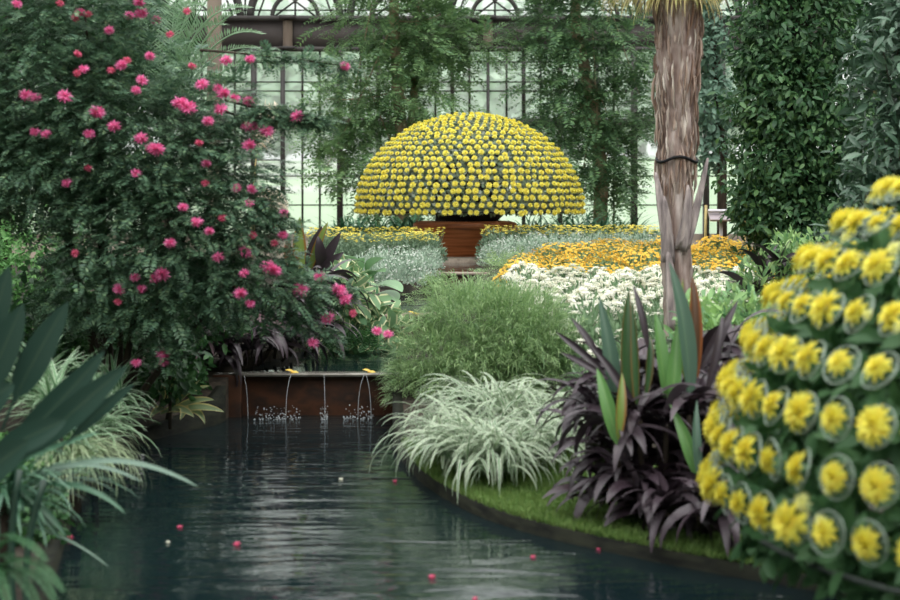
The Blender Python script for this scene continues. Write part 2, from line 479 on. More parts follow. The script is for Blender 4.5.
def tube(acc, pts, rad, sides=8, cap=True):
    pts = np.asarray(pts, float)
    n = len(pts)
    rad = np.broadcast_to(np.asarray(rad, float), (n,))
    T = unit(np.gradient(pts, axis=0))
    ref = np.array([0, 0, 1.]) if abs(T[:, 2]).mean() < .8 else np.array([1., 0, 0])
    a = unit(np.cross(T, ref)); b = np.cross(T, a)
    th = np.linspace(0, 2 * PI, sides, endpoint=False)
    V = pts[:, None] + rad[:, None, None] * (a[:, None] * np.cos(th)[None, :, None] + b[:, None] * np.sin(th)[None, :, None])
    idx = np.arange(n * sides).reshape(n, sides)
    nx = np.roll(idx, -1, 1)
    q = np.stack([idx[:-1], nx[:-1], nx[1:], idx[1:]], -1).reshape(-1, 4)
    uv = np.zeros((n, sides, 2)); uv[..., 0] = th / (2 * PI); uv[..., 1] = np.linspace(0, 1, n)[:, None]
    fs = [q]
    if cap:
        fs.append(idx[:1, ::-1].copy()); fs.append(idx[-1:].copy())
    acc.add(V.reshape(-1, 3), fs, uv.reshape(-1, 2))


def bez(p0, p1, p2, n=10):
    t = np.linspace(0, 1, n)[:, None]
    p0, p1, p2 = (np.asarray(p, float) for p in (p0, p1, p2))
    return (1 - t) ** 2 * p0 + 2 * t * (1 - t) * p1 + t ** 2 * p2


def box(acc, lo, hi):
    lo, hi = np.asarray(lo, float), np.asarray(hi, float)
    c = np.array([[x, y, z] for z in (0, 1) for y in (0, 1) for x in (0, 1)])
    V = lo + c * (hi - lo)
    acc.add(V, [np.array([[0, 2, 3, 1], [4, 5, 7, 6], [0, 1, 5, 4], [2, 6, 7, 3], [0, 4, 6, 2], [1, 3, 7, 5]])])


def bevel(o, w=.01, seg=2):
    md = o.modifiers.new('Bevel', 'BEVEL'); md.width = w; md.segments = seg
    return o


def lathe(acc, prof, c=(0, 0, 0), sides=48, wob=None):
    prof = np.asarray(prof, float)
    th = np.linspace(0, 2 * PI, sides, endpoint=False)
    R, Z = prof[:, 0][:, None], prof[:, 1][:, None]
    if wob is not None:
        R = R * wob(th[None], Z)
    V = np.stack([R * np.cos(th) + c[0], R * np.sin(th) + c[1], Z + 0 * th + c[2]], -1)
    n = len(prof)
    idx = np.arange(n * sides).reshape(n, sides); nx = np.roll(idx, -1, 1)
    acc.add(V.reshape(-1, 3), [np.stack([idx[:-1], nx[:-1], nx[1:], idx[1:]], -1).reshape(-1, 4)])


# ---- foliage volumes: lists of (centre, radii)
def ell(px, py, d, rx, ry, rd):
    s = d / F
    return at(px, py, d), np.array([rx * s, rd, ry * s])


def ell_points(n, ells, shell=.55, lump=.12):
    A = np.array([(r[0] * r[2] + r[0] * r[1] + r[1] * r[2]) for c, r in ells]); A /= A.sum()
    k = rng.choice(len(ells), n, p=A)
    C = np.array([e[0] for e in ells])[k]; R = np.array([e[1] for e in ells])[k]
    d = rdir(n)
    f = shell + (1 - shell) * rng.random(n) ** .7
    f = f * (1 + lump * np.sin(d[:, 0] * 7 + k) * np.sin(d[:, 2] * 8 + 2 * k) + lump * .6 * np.sin(d[:, 2] * 17 + d[:, 0] * 13))
    return C + R * d * f[:, None], unit(d / R)


def front(px, py, ells, default):
    """depth of the nearest surface of the volumes along a sight line"""
    o = np.array([0, 0, EYE]); v = at(px, py, 1.0) - o
    best = None
    for c, r in ells:
        a, b = v / r, (o - c) / r
        A, B, C = a @ a, 2 * a @ b, b @ b - 1
        q = B * B - 4 * A * C
        if q > 0:
            t = (-B - math.sqrt(q)) / (2 * A)
            if t > 0 and (best is None or t < best): best = t
    return best or default


def foliage(n, ells, tpl, L, W, out=.5, droop=.2, shell=.55, jit=.35, lump=.12):
    acc = Acc()
    P, N = ell_points(n, ells, shell, lump)
    D = unit(N * out + rdir(n) * .8 + np.array([0, 0, -droop]))
    Nn = unit(N + np.array([0, 0, .8]) + rdir(n) * .7)
    s = 1 + jit * rng.normal(size=n).clip(-1.5, 1.5)
    leaves(acc, tpl, P, D, Nn, L * s, W * s)
    return acc


def sprays(acc, A, D, L, m, lf, lw, droop=.3, spread=1.05, tpl=DIAMOND, up=(0, 0, 1), taper=True):
    """feathered twigs: m leaflets on both sides of a drooping line"""
    n = len(A)
    L = np.broadcast_to(np.asarray(L, float), (n,))
    D = unit(D)
    U = unit(np.asarray(up, float) + rdir(n) * .45)
    sd = unit(np.cross(U, D))
    t = (np.arange(m) // 2 + .5) / (m / 2)
    sg = np.where(np.arange(m) % 2 == 0, 1., -1.)
    P = A[:, None] + D[:, None] * (L[:, None] * t)[..., None] + np.array([0, 0, -1.]) * (droop * L[:, None] * t ** 2)[..., None]
    T = unit(D[:, None] + np.array([0, 0, -1.]) * (2 * droop * t)[None, :, None])
    ld = unit(T * math.cos(spread) + sd[:, None] * (sg * math.sin(spread))[None, :, None] + rng.normal(size=(n, m, 3)) * .12)
    nn = np.cross(T, sd[:, None]) * -1.
    nn = unit(nn * np.sign(nn[..., 2:3] + 1e-6) + rng.normal(size=(n, m, 3)) * .15)
    k = (np.sin(PI * (t * .85 + .12)) if taper else np.ones(m))
    sc = (k[None] * (L / L.mean())[:, None]).ravel()
    leaves(acc, tpl, P.reshape(-1, 3), ld.reshape(-1, 3), nn.reshape(-1, 3), lf * sc, lw * sc)


def spray_foliage(n, ells, L, m, lf, lw, droop=.35, shell=.5, flat=.5, tpl=DIAMOND, lump=.12):
    acc = Acc()
    A, N = ell_points(n, ells, shell, lump)
    D = N + rdir(n) * .6
    D[:, 2] *= flat
    sprays(acc, A, D, L * (.7 + .6 * rng.random(n)), m, lf, lw, droop, tpl=tpl)
    return acc


def frond(accL, accR, p0, p1, p2, m, lf, lw, rr=.008, vee=.25):
    """a feather frond along a curve; leaflets into accL, the rib into accR"""
    pts = bez(p0, p1, p2, 14)
    tube(accR, pts, np.linspace(rr, rr * .3, 14), 5)
    t = np.linspace(.12, 1, m)
    p0, p1, p2 = (np.asarray(p, float) for p in (p0, p1, p2))
    tt = t[:, None]
    P = (1 - tt) ** 2 * p0 + 2 * tt * (1 - tt) * p1 + tt ** 2 * p2
    T = unit(2 * (1 - tt) * (p1 - p0) + 2 * tt * (p2 - p1))
    sd = unit(np.cross(T, np.array([0, 0, 1.])) + 1e-6)
    up = np.cross(sd, T)
    for sg in (1, -1):
        ld = unit(T * .55 + sd * sg + up * vee + rng.normal(size=(m, 3)) * .05)
        s = np.sin(PI * (t * .82 + .13)) ** .6
        leaves(accL, DIAMOND, P, ld, up, lf * s, lw)


def puff(n=60, r=1., core=.5, seed=1, spike=.16):
    """ball of fine stamens"""
    g = np.random.default_rng(seed)
    acc = Acc()
    i = np.arange(n) + .5
    ph = np.arccos(1 - 2 * i / n); th = PI * (1 + 5 ** .5) * i
    D = np.stack([np.cos(th) * np.sin(ph), np.sin(th) * np.sin(ph), np.cos(ph)], -1)
    D = unit(D + g.normal(size=D.shape) * .1)
    leaves(acc, DIAMOND, D * r * .1, D, unit(np.cross(D, g.normal(size=D.shape))), r * (.85 + .2 * g.random(n)), r * spike * 2)
    return acc


def mum(r=1., rings=((14, 1., .15), (11, .78, .45), (8, .55, .8), (5, .32, 1.2)), w=.3, seed=2):
    """double chrysanthemum facing +Z: rings of petals, each standing steeper"""
    g = np.random.default_rng(seed)
    acc = Acc()
    for j, (n, ln, el) in enumerate(rings):
        a = np.linspace(0, 2 * PI, n, endpoint=False) + j * .37 + g.normal(size=n) * .08
        e = el + g.normal(size=n) * .12
        D = np.stack([np.cos(a) * np.cos(e), np.sin(a) * np.cos(e), np.sin(e)], -1)
        N = np.stack([-np.cos(a) * np.sin(e), -np.sin(a) * np.sin(e), np.cos(e)], -1)
        leaves(acc, LENS, D * .08 * r + np.array([0, 0, .04 * r * j]), D, N, r * ln, r * w)
    return acc


def orient(o, nrm, spin=0., tip=None):
    q = Vector([float(v) for v in nrm]).to_track_quat('Z', 'Y')
    from mathutils import Quaternion
    o.rotation_mode = 'QUATERNION'
    o.rotation_quaternion = q @ Quaternion((0, 0, 1), spin)


def child(name, me, parent, loc, nrm=None, sc=1., spin=0.):
    o = bpy.data.objects.new(name, me)
    COL.objects.link(o)
    o.parent = parent
    o.matrix_parent_inverse = parent_inv(parent)
    o.location = Vector([float(v) for v in loc])
    o.scale = (sc, sc, sc)
    if nrm is not None:
        orient(o, nrm, spin)
    return o


# ================================================================== SETTING
def smooth_poly(xs, ys):
    xs, ys = np.array(xs), np.array(ys)
    def f(v):
        # monotone-ish cubic through the points, by smoothing the piecewise-linear curve
        v = np.asarray(v, float)
        return sum(np.interp(v + o, xs, ys) for o in (-.3, -.15, 0, .15, .3)) / 5
    return f


gz_r = smooth_poly([0, 11, 12.4, 13.4, 17, 22, 28, 60], [.045, .05, .2, .37, .54, .66, .66, .66])
gz_l = smooth_poly([0, 12.3, 13.3, 17, 22, 28, 60], [.08, .08, .36, .55, .66, .66, .66])
edge_r = smooth_poly([0, 5, 6.5, 7.18, 7.46, 7.83, 8.26, 8.6, 9, 9.5, 10.1, 11.3, 12.6, 13.2, 16.5, 21.5, 26.4],
                     [4.2, 3.2, 2.6, 1.85, 1.49, 1.12, .71, .44, .2, .03, -.145, -.33, -.4, -.38, -.08, .38, .45])
edge_l = smooth_poly([0, 5, 6.3, 7.27, 8.34, 9.45, 10.7, 11.7, 12.17, 12.77, 13.1, 15, 16.5, 21.5, 26.4],
                     [-1.25, -1.35, -1.51, -1.68, -1.86, -2.02, -2.14, -2.12, -1.95, -1.62, -1.7, -1.3, -1.0, -.32, -.2])


def bank(name, edge, gz, sgn):
    acc = Acc()
    ds = np.concatenate([np.linspace(2, 14, 90), np.linspace(14.2, 26.6, 40)])
    s = np.linspace(0, 1, 24) ** 1.6
    rows = []
    for d in ds:
        e = float(edge(d))
        x = e + s * (sgn * 13 - e)
        z = gz(d) + .04 * np.sin(x * 2.1 + d) * np.sin(d * 1.3) * s + .02 * s
        rows.append(np.stack([np.r_[e, x], np.full(25, d), np.r_[-.4, z]], -1))
    V = np.array(rows)
    idx = np.arange(V.shape[0] * 25).reshape(V.shape[0], 25)
    q = np.stack([idx[:-1, :-1], idx[:-1, 1:], idx[1:, 1:], idx[1:, :-1]], -1).reshape(-1, 4)
    if sgn < 0: q = q[:, ::-1]
    acc.add(V.reshape(-1, 3), [q])
    return tag(acc.build(name, M['soil'], None, True), kind='structure')


bank('ground_right', edge_r, gz_r, 1)
bank('ground_left', edge_l, gz_l, -1)
a = Acc(); box(a, (-13, 26.5, -.2), (13, 38.6, .66)); tag(a.build('floor', M['gravel']), kind='structure')


def kerb(name, edge, gz, d0, d1, sgn):
    acc = Acc()
    ds = np.linspace(d0, d1, 90)
    prof = np.array([[-.02, -.3], [-.02, .012], [.05, .012], [.05, -.3]])
    V = []
    for d in ds:
        e = float(edge(d)); z = float(gz(d))
        V.append([[e + sgn * p[0], d, (z + p[1]) if p[1] > 0 else -.3] for p in prof])
    V = np.array(V)
    idx = np.arange(len(ds) * 4).reshape(-1, 4)
    q = np.stack([idx[:-1, :-1], idx[:-1, 1:], idx[1:, 1:], idx[1:, :-1]], -1).reshape(-1, 4)
    acc.add(V.reshape(-1, 3), [q])
    return tag(acc.build(name, M['edging']), kind='structure')


kerb('trim_1', edge_r, gz_r, 5.5, 12.6, 1)
kerb('trim_2', edge_l, gz_l, 4.5, 12.9, -1)


def sheet(name, x0, x1, y0, y1, z, mat):
    a = Acc()
    a.add([[x0, y0, z], [x1, y0, z], [x1, y1, z], [x0, y1, z]], [np.array([[0, 1, 2, 3]])])
    return tag(a.build(name, mat), kind='structure')


sheet('pool_water', -6, 9, 1.9, 13.2, 0., M['water'])
sheet('upper_pool_water', -2.2, .3, 13.22, 16.5, .31, M['water_up'])
sheet('third_pool_water', -1.4, .8, 16.5, 21.5, .5, M['water_up'])
sheet('fourth_pool_water', -.8, .9, 21.5, 26.5, .6, M['water_up'])

# weir of rusty steel with its wet lip
w = thing('weir', 'rusty steel weir wall with thin water streams between the two pools', 'weir', (gxp(300, 13.2), 13.2, 0))
a = Acc(); box(a, (gxp(214, 13.2), 13.2, -.3), (gxp(410, 13.2), 13.26, .30)); bevel(a.build('steel_panel', M['corten'], w), .006)
a = Acc(); box(a, (gxp(214, 13.2), 13.12, .298), (gxp(410, 13.2), 13.30, .322)); bevel(a.build('lip', M['lip'], w), .006)
a = Acc(); box(a, (gxp(214, 13.2), 13.10, -.3), (gxp(243, 13.2), 13.2, .315)); bevel(a.build('end_pier', M['corten'], w), .008)
for j, (px, rx) in enumerate(((244, 4), (291, -5), (364, -6), (366, 5), (324, 1))):
    a = Acc()
    p0 = at(px, 375, 13.1); p2 = at(px + rx, 414, 13.0); p2[2] = .0
    tube(a, bez(p0, (p0 + p2) / 2 + np.array([rx * .004, -.02, .06]), p2, 12), np.linspace(.0013, .0024, 12), 6)
    a.build('water_stream', M['drop'], w, True)
a = Acc()
n = 260
px = np.concatenate([rng.uniform(255, 300, 120), rng.uniform(320, 328, 50), rng.uniform(343, 375, 90)])
P = np.stack([gxp(px, 13.0), 13.08 - rng.random(n) * .18, .004 + (rng.random(n) ** 3) * .1], -1)
for p in P:
    s = .003 + .004 * rng.random()
    V = np.array([[1, 0, 0], [-1, 0, 0], [0, 1, 0], [0, -1, 0], [0, 0, 1], [0, 0, -1]]) * s + p
    a.add(V, [np.array([[0, 2, 4], [2, 1, 4], [1, 3, 4], [3, 0, 4], [2, 0, 5], [1, 2, 5], [3, 1, 5], [0, 3, 5]])])
tag(a.build('splash', M['drop'], w, True), kind='stuff')

for j, (x0, x1, d, z, lab) in enumerate(((345, 448, 16.5, .53, 'low stone ledge across the stream behind the upper pool'),
                                         (415, 490, 21.5, .685, 'pale stone ledge across the stream below the wooden planter'))):
    t = thing('stone_ledge', lab, 'ledge', (gxp((x0 + x1) / 2, d), d, 0))
    a = Acc(); box(a, (gxp(x0, d), d, 0), (gxp(x1, d), d + .16, z - .03)); a.build('riser', M['corten'], t)
    a = Acc(); box(a, (gxp(x0, d), d - .05, z - .03), (gxp(x1, d), d + .22, z)); bevel(a.build('cap_slab', M['stone'], t), .01)

for nm, lo, hi in (('shade_wall_left', (-11.4, -9, -.2), (-11, 36, 7.5)), ('shade_wall_right', (11, -9, -.2), (11.4, 36, 7.5)), ('shade_wall_front', (-11, -9.4, -.2), (11, -9, 7.5))):
    a = Acc(); box(a, lo, hi); tag(a.build(nm, M['shade_wall']), kind='structure')  # unseen walls added to cut low light from the sides and rear
sheet('path', -11, 11, -9, 2.0, .04, M['gravel'])

# ------------------------------------------------------------------ conservatory end wall
WD = 36.0
S36 = WD / F
X = lambda px: gxp(px, WD)
Zp = lambda py: EYE - (py - HZ) * S36
a = Acc(); box(a, (X(-60), WD, Zp(50)), (X(960), WD + .4, Zp(20))); tag(a.build('beam_lower', M['steel']), kind='structure')
a = Acc()
for y0, y1, o in ((16, 21, .1), (47, 51.5, .08)):
    box(a, (X(-60), WD - o, Zp(y1)), (X(960), WD + .1, Zp(y0)))
tag(a.build('trim_3', M['steel_dk']), kind='structure')
a = Acc(); box(a, (X(-60), WD - .05, Zp(127)), (X(960), WD + .15, Zp(118.5))); tag(a.build('trim_4', M['steel_dk']), kind='structure')
a = Acc(); box(a, (X(-60), WD, .3), (X(960), WD + .3, Zp(234))); tag(a.build('wall_back', M['stone']), kind='structure')
a = Acc(); box(a, (X(-60), WD, Zp(-190)), (X(960), WD + .4, Zp(-160))); tag(a.build('beam_upper', M['steel']), kind='structure')
# pilasters on the beam
for k, px in enumerate((88, 288, 488, 688, 888)):
    t = thing('column', None, None, (X(px), WD, Zp(50))); t['kind'] = 'structure'
    a = Acc(); lathe(a, [(.1, Zp(48)), (.1, Zp(21))], (X(px), WD - .06, 0), 16); a.build('shaft', M['pilaster'], t, True)
    a = Acc(); box(a, (X(px - 8), WD - .24, Zp(20)), (X(px + 8), WD, Zp(16))); box(a, (X(px - 8), WD - .24, Zp(50)), (X(px + 8), WD, Zp(47))); a.build('capital', M['steel_dk'], t)
a = Acc(); box(a, (X(213), WD - .9, .5), (X(226), WD - .65, Zp(-190))); bevel(a.build('column_pale', M['stone']), .02)['kind'] = 'structure'

# window bays between the heavy posts
posts = [(-40, 4), (60, 4), (120, 4), (183, 4), (254, 5), (283, 4), (340, 5.5), (416, 4.5), (488, 3), (560, 4.5), (634, 6), (706, 5), (722, 5), (800, 5), (880, 5), (950, 5)]
for k, (px, wd) in enumerate(posts):
    a = Acc(); box(a, (X(px - wd / 2), WD - .12, .5), (X(px + wd / 2), WD + .16, Zp(50)))
    tag(a.build(f'trim_{10 + k}', M['steel_dk']), kind='structure')
for k in range(len(posts) - 1):
    x0, x1 = posts[k][0] + posts[k][1] / 2, posts[k + 1][0] - posts[k + 1][1] / 2
    fr = Acc(); br = Acc()
    wide = x1 - x0
    n = max(1, round(wide / 17))
    for i in range(1, n):
        px = x0 + wide * i / n
        hv = 1.8 if (i == n // 2 and n >= 4) else .9
        box(br, (X(px - hv), WD - .03, Zp(118)), (X(px + hv), WD + .05, Zp(51)))
        if n < 4 or i % 2 == 0 or i == n - 1:
            box(br, (X(px - hv), WD - .03, Zp(234)), (X(px + hv), WD + .05, Zp(127)))
    for py in (62, 82, 91, 160, 176, 205):
        if py in (160,) and k % 2: continue
        box(br, (X(x0), WD - .02, Zp(py + .6)), (X(x1), WD + .04, Zp(py - .6)))
    wn = br.build(f'window_{k + 1}', M['steel_dk']); wn['kind'] = 'structure'
    gl = Acc()
    V = [[X(x0), WD + .02, Zp(234)], [X(x1), WD + .02, Zp(234)], [X(x1), WD + .02, Zp(51)], [X(x0), WD + .02, Zp(51)]]
    gl.add(V, [np.array([[0, 1, 2, 3]])])
    gl.build('glass_pane', M['glass'], wn)
# arched lights above the beam
for k, px in enumerate((95, 195, 295, 395, 495, 595, 695, 795)):
    t = bpy.data.objects.new(f'window_{30 + k}', None); COL.objects.link(t); t.location = (X(px), WD, Zp(18)); t['kind'] = 'structure'
    acc = Acc()
    for rr, w_ in ((45, .09), (23, .05)):
        th = np.linspace(0, PI, 26)
        pts = np.stack([X(px) + np.cos(th) * rr * S36, 0 * th + WD + .05, Zp(17) + np.sin(th) * rr * S36], -1)
        pts = np.concatenate([[[pts[0, 0], WD + .05, Zp(18)]], pts, [[pts[-1, 0], WD + .05, Zp(18)]]])
        tube(acc, pts, w_, 6)
    for x0_, x1_, y1_ in ((-23, 12, -8), (23, -12, -8), (0, 0, -28), (-38, -28, -10), (38, 28, -10)):
        tube(acc, [[X(px + x0_), WD + .05, Zp(18)], [X(px + x1_), WD + .05, Zp(y1_)]], .022, 5)
    for py in (10, -50, -100):
        box(acc, (X(px - 50), WD + .02, Zp(py + .7)), (X(px + 50), WD + .07, Zp(py - .7)))
    for dx in (-50,):
        box(acc, (X(px + dx - .8), WD + .02, Zp(18)), (X(px + dx + .8), WD + .07, Zp(-160)))
    acc.build('tracery', M['steel_dk'], t)
    g2 = Acc(); g2.add([[X(px - 50), WD + .1, Zp(18)], [X(px + 50), WD + .1, Zp(18)], [X(px + 50), WD + .1, Zp(-160)], [X(px - 50), WD + .1, Zp(-160)]], [np.array([[0, 1, 2, 3]])])
    g2.build('glass_pane', M['glass'], t)

# the garden outside: terraced lawn rising to trees
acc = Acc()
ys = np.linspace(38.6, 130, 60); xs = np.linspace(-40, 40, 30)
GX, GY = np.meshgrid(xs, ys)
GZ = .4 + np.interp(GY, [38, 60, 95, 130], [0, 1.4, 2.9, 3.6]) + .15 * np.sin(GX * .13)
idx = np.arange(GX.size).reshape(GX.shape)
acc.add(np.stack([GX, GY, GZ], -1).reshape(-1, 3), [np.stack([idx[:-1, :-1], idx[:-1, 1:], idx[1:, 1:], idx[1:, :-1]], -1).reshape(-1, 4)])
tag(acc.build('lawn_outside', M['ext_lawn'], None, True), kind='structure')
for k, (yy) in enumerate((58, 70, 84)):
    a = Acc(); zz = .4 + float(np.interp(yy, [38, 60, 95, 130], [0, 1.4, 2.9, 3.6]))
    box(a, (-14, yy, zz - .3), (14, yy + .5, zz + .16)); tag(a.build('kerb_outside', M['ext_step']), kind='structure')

# ================================================================== DISTANT TREES OUTSIDE
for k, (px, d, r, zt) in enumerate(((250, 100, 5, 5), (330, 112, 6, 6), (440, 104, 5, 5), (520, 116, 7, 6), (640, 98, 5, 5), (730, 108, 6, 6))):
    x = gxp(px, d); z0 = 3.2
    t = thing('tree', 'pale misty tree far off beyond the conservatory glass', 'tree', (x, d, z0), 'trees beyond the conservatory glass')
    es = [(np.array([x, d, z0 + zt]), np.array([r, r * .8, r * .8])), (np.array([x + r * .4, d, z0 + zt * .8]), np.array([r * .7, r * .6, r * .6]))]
    foliage(2500, es, DIAMOND, .9, .6).build('crown', M['silver'], t)  # pale leaf colour stands in for the haze over distant trees
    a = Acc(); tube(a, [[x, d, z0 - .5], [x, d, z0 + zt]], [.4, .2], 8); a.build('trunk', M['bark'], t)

# ================================================================== CONSERVATORY TREES
def tree(name, label, cat, base, trunk_pts, rad, ells, fol, leafmat, barkmat, nb=7, extra_trunks=(), group=None):
    t = thing(name, label, cat, base, group)
    a = Acc(); tube(a, trunk_pts, rad, 10); a.build('trunk', barkmat, t, True)
    for tp, rr in extra_trunks:
        a = Acc(); tube(a, tp, rr, 8); a.build('trunk', barkmat, t, True)
    tp = np.asarray(trunk_pts, float)
    for k in range(nb):
        c, r = ells[k % len(ells)]
        s = tp[min(len(tp) - 1, 1 + k * (len(tp) - 1) // max(nb, 1))]
        e = c + r * rdir(1)[0] * .6
        a = Acc(); tube(a, bez(s, (s + e) / 2 + np.array([0, 0, -.15]), e, 8), np.linspace(np.min(rad) * .45, np.min(rad) * .12, 8), 6)
        a.build('branch', barkmat, t, True)
    fol.build('foliage', leafmat, t)
    return t


d = 32.0
es = [ell(395, 15, d, 70, 40, .9), ell(425, 50, d, 55, 40, .9), ell(370, 80, d, 50, 32, .8), ell(345, 112, d, 42, 34, .7), ell(420, 95, d - .3, 48, 30, .8),
      ell(385, 150, d, 55, 28, .8), ell(350, 165, d - .2, 40, 25, .6), ell(440, 30, d, 40, 30, .7), ell(390, -50, d, 75, 55, 1.2), ell(330, 135, d, 28, 20, .5), ell(480, 45, d, 30, 15, .5),
      ell(395, 195, d, 45, 25, .7), ell(400, -130, d, 60, 60, 1.1)]
tree('tree', 'tall airy fine-leaved tree behind the yellow dome, its trunk nearer the pink bush', 'tree', at(400, 250, d),
     [at(402, 250, d), at(404, 170, d), at(398, 90, d), at(394, 20, d), at(396, -120, d)], [.13, .12, .11, .1, .05], es,
     spray_foliage(3000, es, .45, 18, .125, .042, .3, .35, .6, lump=.25), M['tree_leaf'], M['tan_bark'], 10,
     [([at(418, 250, d + .2), at(412, 120, d + .2), at(416, 60, d + .2), at(424, -60, d)], [.09, .08, .07, .03])])
es = [ell(580, 20, d, 55, 45, .9), ell(570, 75, d, 50, 40, .9), ell(600, 120, d, 48, 36, .8), ell(560, 105, d, 38, 30, .7), ell(590, 160, d, 45, 30, .8), ell(615, 160, d, 30, 30, .6),
      ell(600, 195, d, 34, 26, .6), ell(545, 30, d, 30, 40, .6), ell(580, -50, d, 65, 60, 1.1), ell(625, 110, d, 30, 40, .6), ell(625, 50, d, 25, 30, .6), ell(585, -130, d, 50, 60, 1.)]
tree('tree', 'tall airy fine-leaved tree behind the yellow dome, its trunk nearer the palm', 'tree', at(600, 250, d),
     [at(600, 250, d), at(601, 170, d), at(592, 100, d), at(576, 30, d), at(574, -110, d)], [.14, .13, .12, .1, .05], es,
     spray_foliage(3000, es, .45, 18, .125, .042, .35, .35, .6, lump=.25), M['tree_leaf_b'], M['tan_bark'], 10)
d = 30.
es = [ell(705, 40, d, 26, 40, .6), ell(715, 100, d, 24, 40, .6), ell(712, 150, d, 18, 25, .4), ell(700, -30, d, 40, 40, .7)]
tree('tree', 'slender bluish-leaved tree between the palm trunk and the climber', 'tree', at(722, 245, d),
     [at(722, 245, d), at(722, 150, d), at(716, 60, d), at(705, -40, d)], [.09, .08, .07, .03], es,
     foliage(3600, es, LENS, .13, .06, .3, .4, .3), M['blue_leaf'], M['dark_bark'], 5)

# vine-covered pillar at right
d = 20.
es = [ell(795, 30, d, 66, 60, .75), ell(785, 100, d, 62, 60, .75), ell(780, 165, d, 58, 50, .7), ell(792, 220, d, 56, 40, .7), ell(820, 130, d, 60, 70, .7), ell(830, 215, d, 45, 45, .7), ell(800, -60, d, 75, 80, .8), ell(770, 60, d, 36, 40, .6), ell(752, 205, d, 25, 30, .4), ell(800, 262, d, 60, 25, .6)]
t = thing('climbing_vine', 'tall column of dense dark green climber right of the palm trunk', 'climbing plant', at(800, 300, d))
foliage(30000, es, LENS, .085, .042, .35, .5, .5, lump=.2).build('foliage', M['vine_leaf'], t)
a = Acc(); tube(a, [at(800, 300, d), at(800, -150, d)], .12, 10); a.build('support_post', M['dark_bark'], t)
for k in range(6):
    a = Acc(); p = [at(800 + 12 * math.sin(k * 1.1 + i * .9), 290 - i * 70, d + .14 * math.cos(k + i)) for i in range(6)]
    tube(a, p, .025, 6); a.build('stem', M['dark_bark'], t)
# glossy tree at the right edge
d = 12.
es = [ell(905, 60, d, 60, 70, .5), ell(900, 150, d, 55, 60, .5), ell(880, 200, d, 45, 40, .4), ell(920, 0, d, 50, 60, .5), ell(945, 120, d, 60, 130, .6), ell(870, 240, d, 50, 30, .4)]
tree('tree', 'blue-green large-leaved tree at the picture edge above the yellow flower dome in front', 'tree', (gxp(930, d), d, .1),
     [np.array([gxp(930, d), d, .1]), at(928, 250, d), at(920, 120, d), at(915, -20, d)], [.07, .06, .05, .02], es,
     foliage(4600, es, LENS, .10, .035, .6, .2, .35, lump=.2), M['gloss_leaf'], M['dark_bark'], 8)
# dark trees added at the sides to block the sky and windows behind
d = 23.
es = [ell(930, 100, d, 110, 160, 1.2), ell(865, -10, d, 60, 70, .8), ell(1080, 60, d, 150, 220, 1.5)]
tree('tree', 'dark leafy tree added to block the sky behind the climber column', 'tree', (gxp(960, d), d, .6), [(gxp(960, d), d, .6), at(960, 50, d), at(950, -60, d)], [.15, .12, .06], es,
     foliage(7000, es, LENS, .2, .1, .3, .4, .4), M['back_leaf'], M['dark_bark'], 4)
d = 17.
es = [ell(20, 80, d, 150, 150, 1.0), ell(-120, 40, d, 150, 200, 1.2), ell(110, 20, d, 80, 90, .8)]
tree('tree', 'dark leafy tree added to block the windows behind the pink-flowered bush', 'tree', (gxp(0, d), d, .4), [(gxp(0, d), d, .4), at(0, 150, d), at(10, -20, d)], [.12, .1, .05], es,
     foliage(9000, es, LENS, .15, .07, .3, .4, .4), M['back_leaf'], M['dark_bark'], 5)
d = 14.
es = [ell(20, 275, d, 75, 65, .5), ell(70, 320, d, 60, 45, .4), ell(-50, 290, d, 70, 80, .5)]
t = thing('shrub', 'bright green small-leaved shrub behind the dark paddle leaves', 'shrub', (gxp(20, d), d, .4))
foliage(6500, es, LENS, .055, .028, .4, .2, .5).build('foliage', M['bright_leaf'], t)
for k in range(4):
    a = Acc(); tube(a, [np.array([gxp(0 + 25 * k, d), d, .35]), at(5 + 25 * k, 290, d)], .012, 6); a.build('stem', M['dark_bark'], t)

# ================================================================== CYCAD behind the pink bush
d = 14.5
t = thing('cycad', 'cycad with long grey-green feather fronds behind the pink-flowered bush', 'cycad', (gxp(165, d), d, .4))
a = Acc(); lathe(a, [(.0, .3), (.16, .35), (.17, .8), (.15, 1.4), (.13, 1.85), (.05, 1.95), (0, 1.96)], (gxp(165, d), d, 0), 20, lambda th, z: 1 + .08 * np.sin(th * 8 + z * 30)); a.build('trunk', M['dark_bark'], t)
c = at(165, 150, d)
fl = [((200, 20), (262, 34)), ((190, 30), (240, 12)), ((205, 60), (268, 62)), ((200, 70), (238, 82)), ((185, 15), (215, -8)), ((150, 10), (130, -20)), ((140, 40), (90, 20)),
      ((205, 95), (240, 95)), ((205, 130), (262, 190)), ((200, 140), (276, 222)), ((195, 150), (245, 225)), ((190, 160), (225, 235)), ((130, 60), (80, 70)), ((170, 20), (180, -20)), ((210, 110), (262, 160)), ((190, 45), (258, 48)), ((180, 0), (250, 8)), ((170, -10), (225, -15)), ((160, 50), (215, 50)), ((165, 20), (225, 25)), ((160, 0), (200, 5))]
for k, (m1, tip) in enumerate(fl):
    L, R = Acc(), Acc()
    dd = d - .25 + .08 * (k % 5)
    frond(L, R, c, at(m1[0], m1[1] - 5, dd), at(tip[0], tip[1], dd - .1), 46, .17, .016, .011)
    fo = R.build('frond', M['frond_dry' if tip[1] > 150 else 'frond'], t)
    L.build('leaflet', M['frond_dry' if tip[1] > 150 else 'frond'], fo)

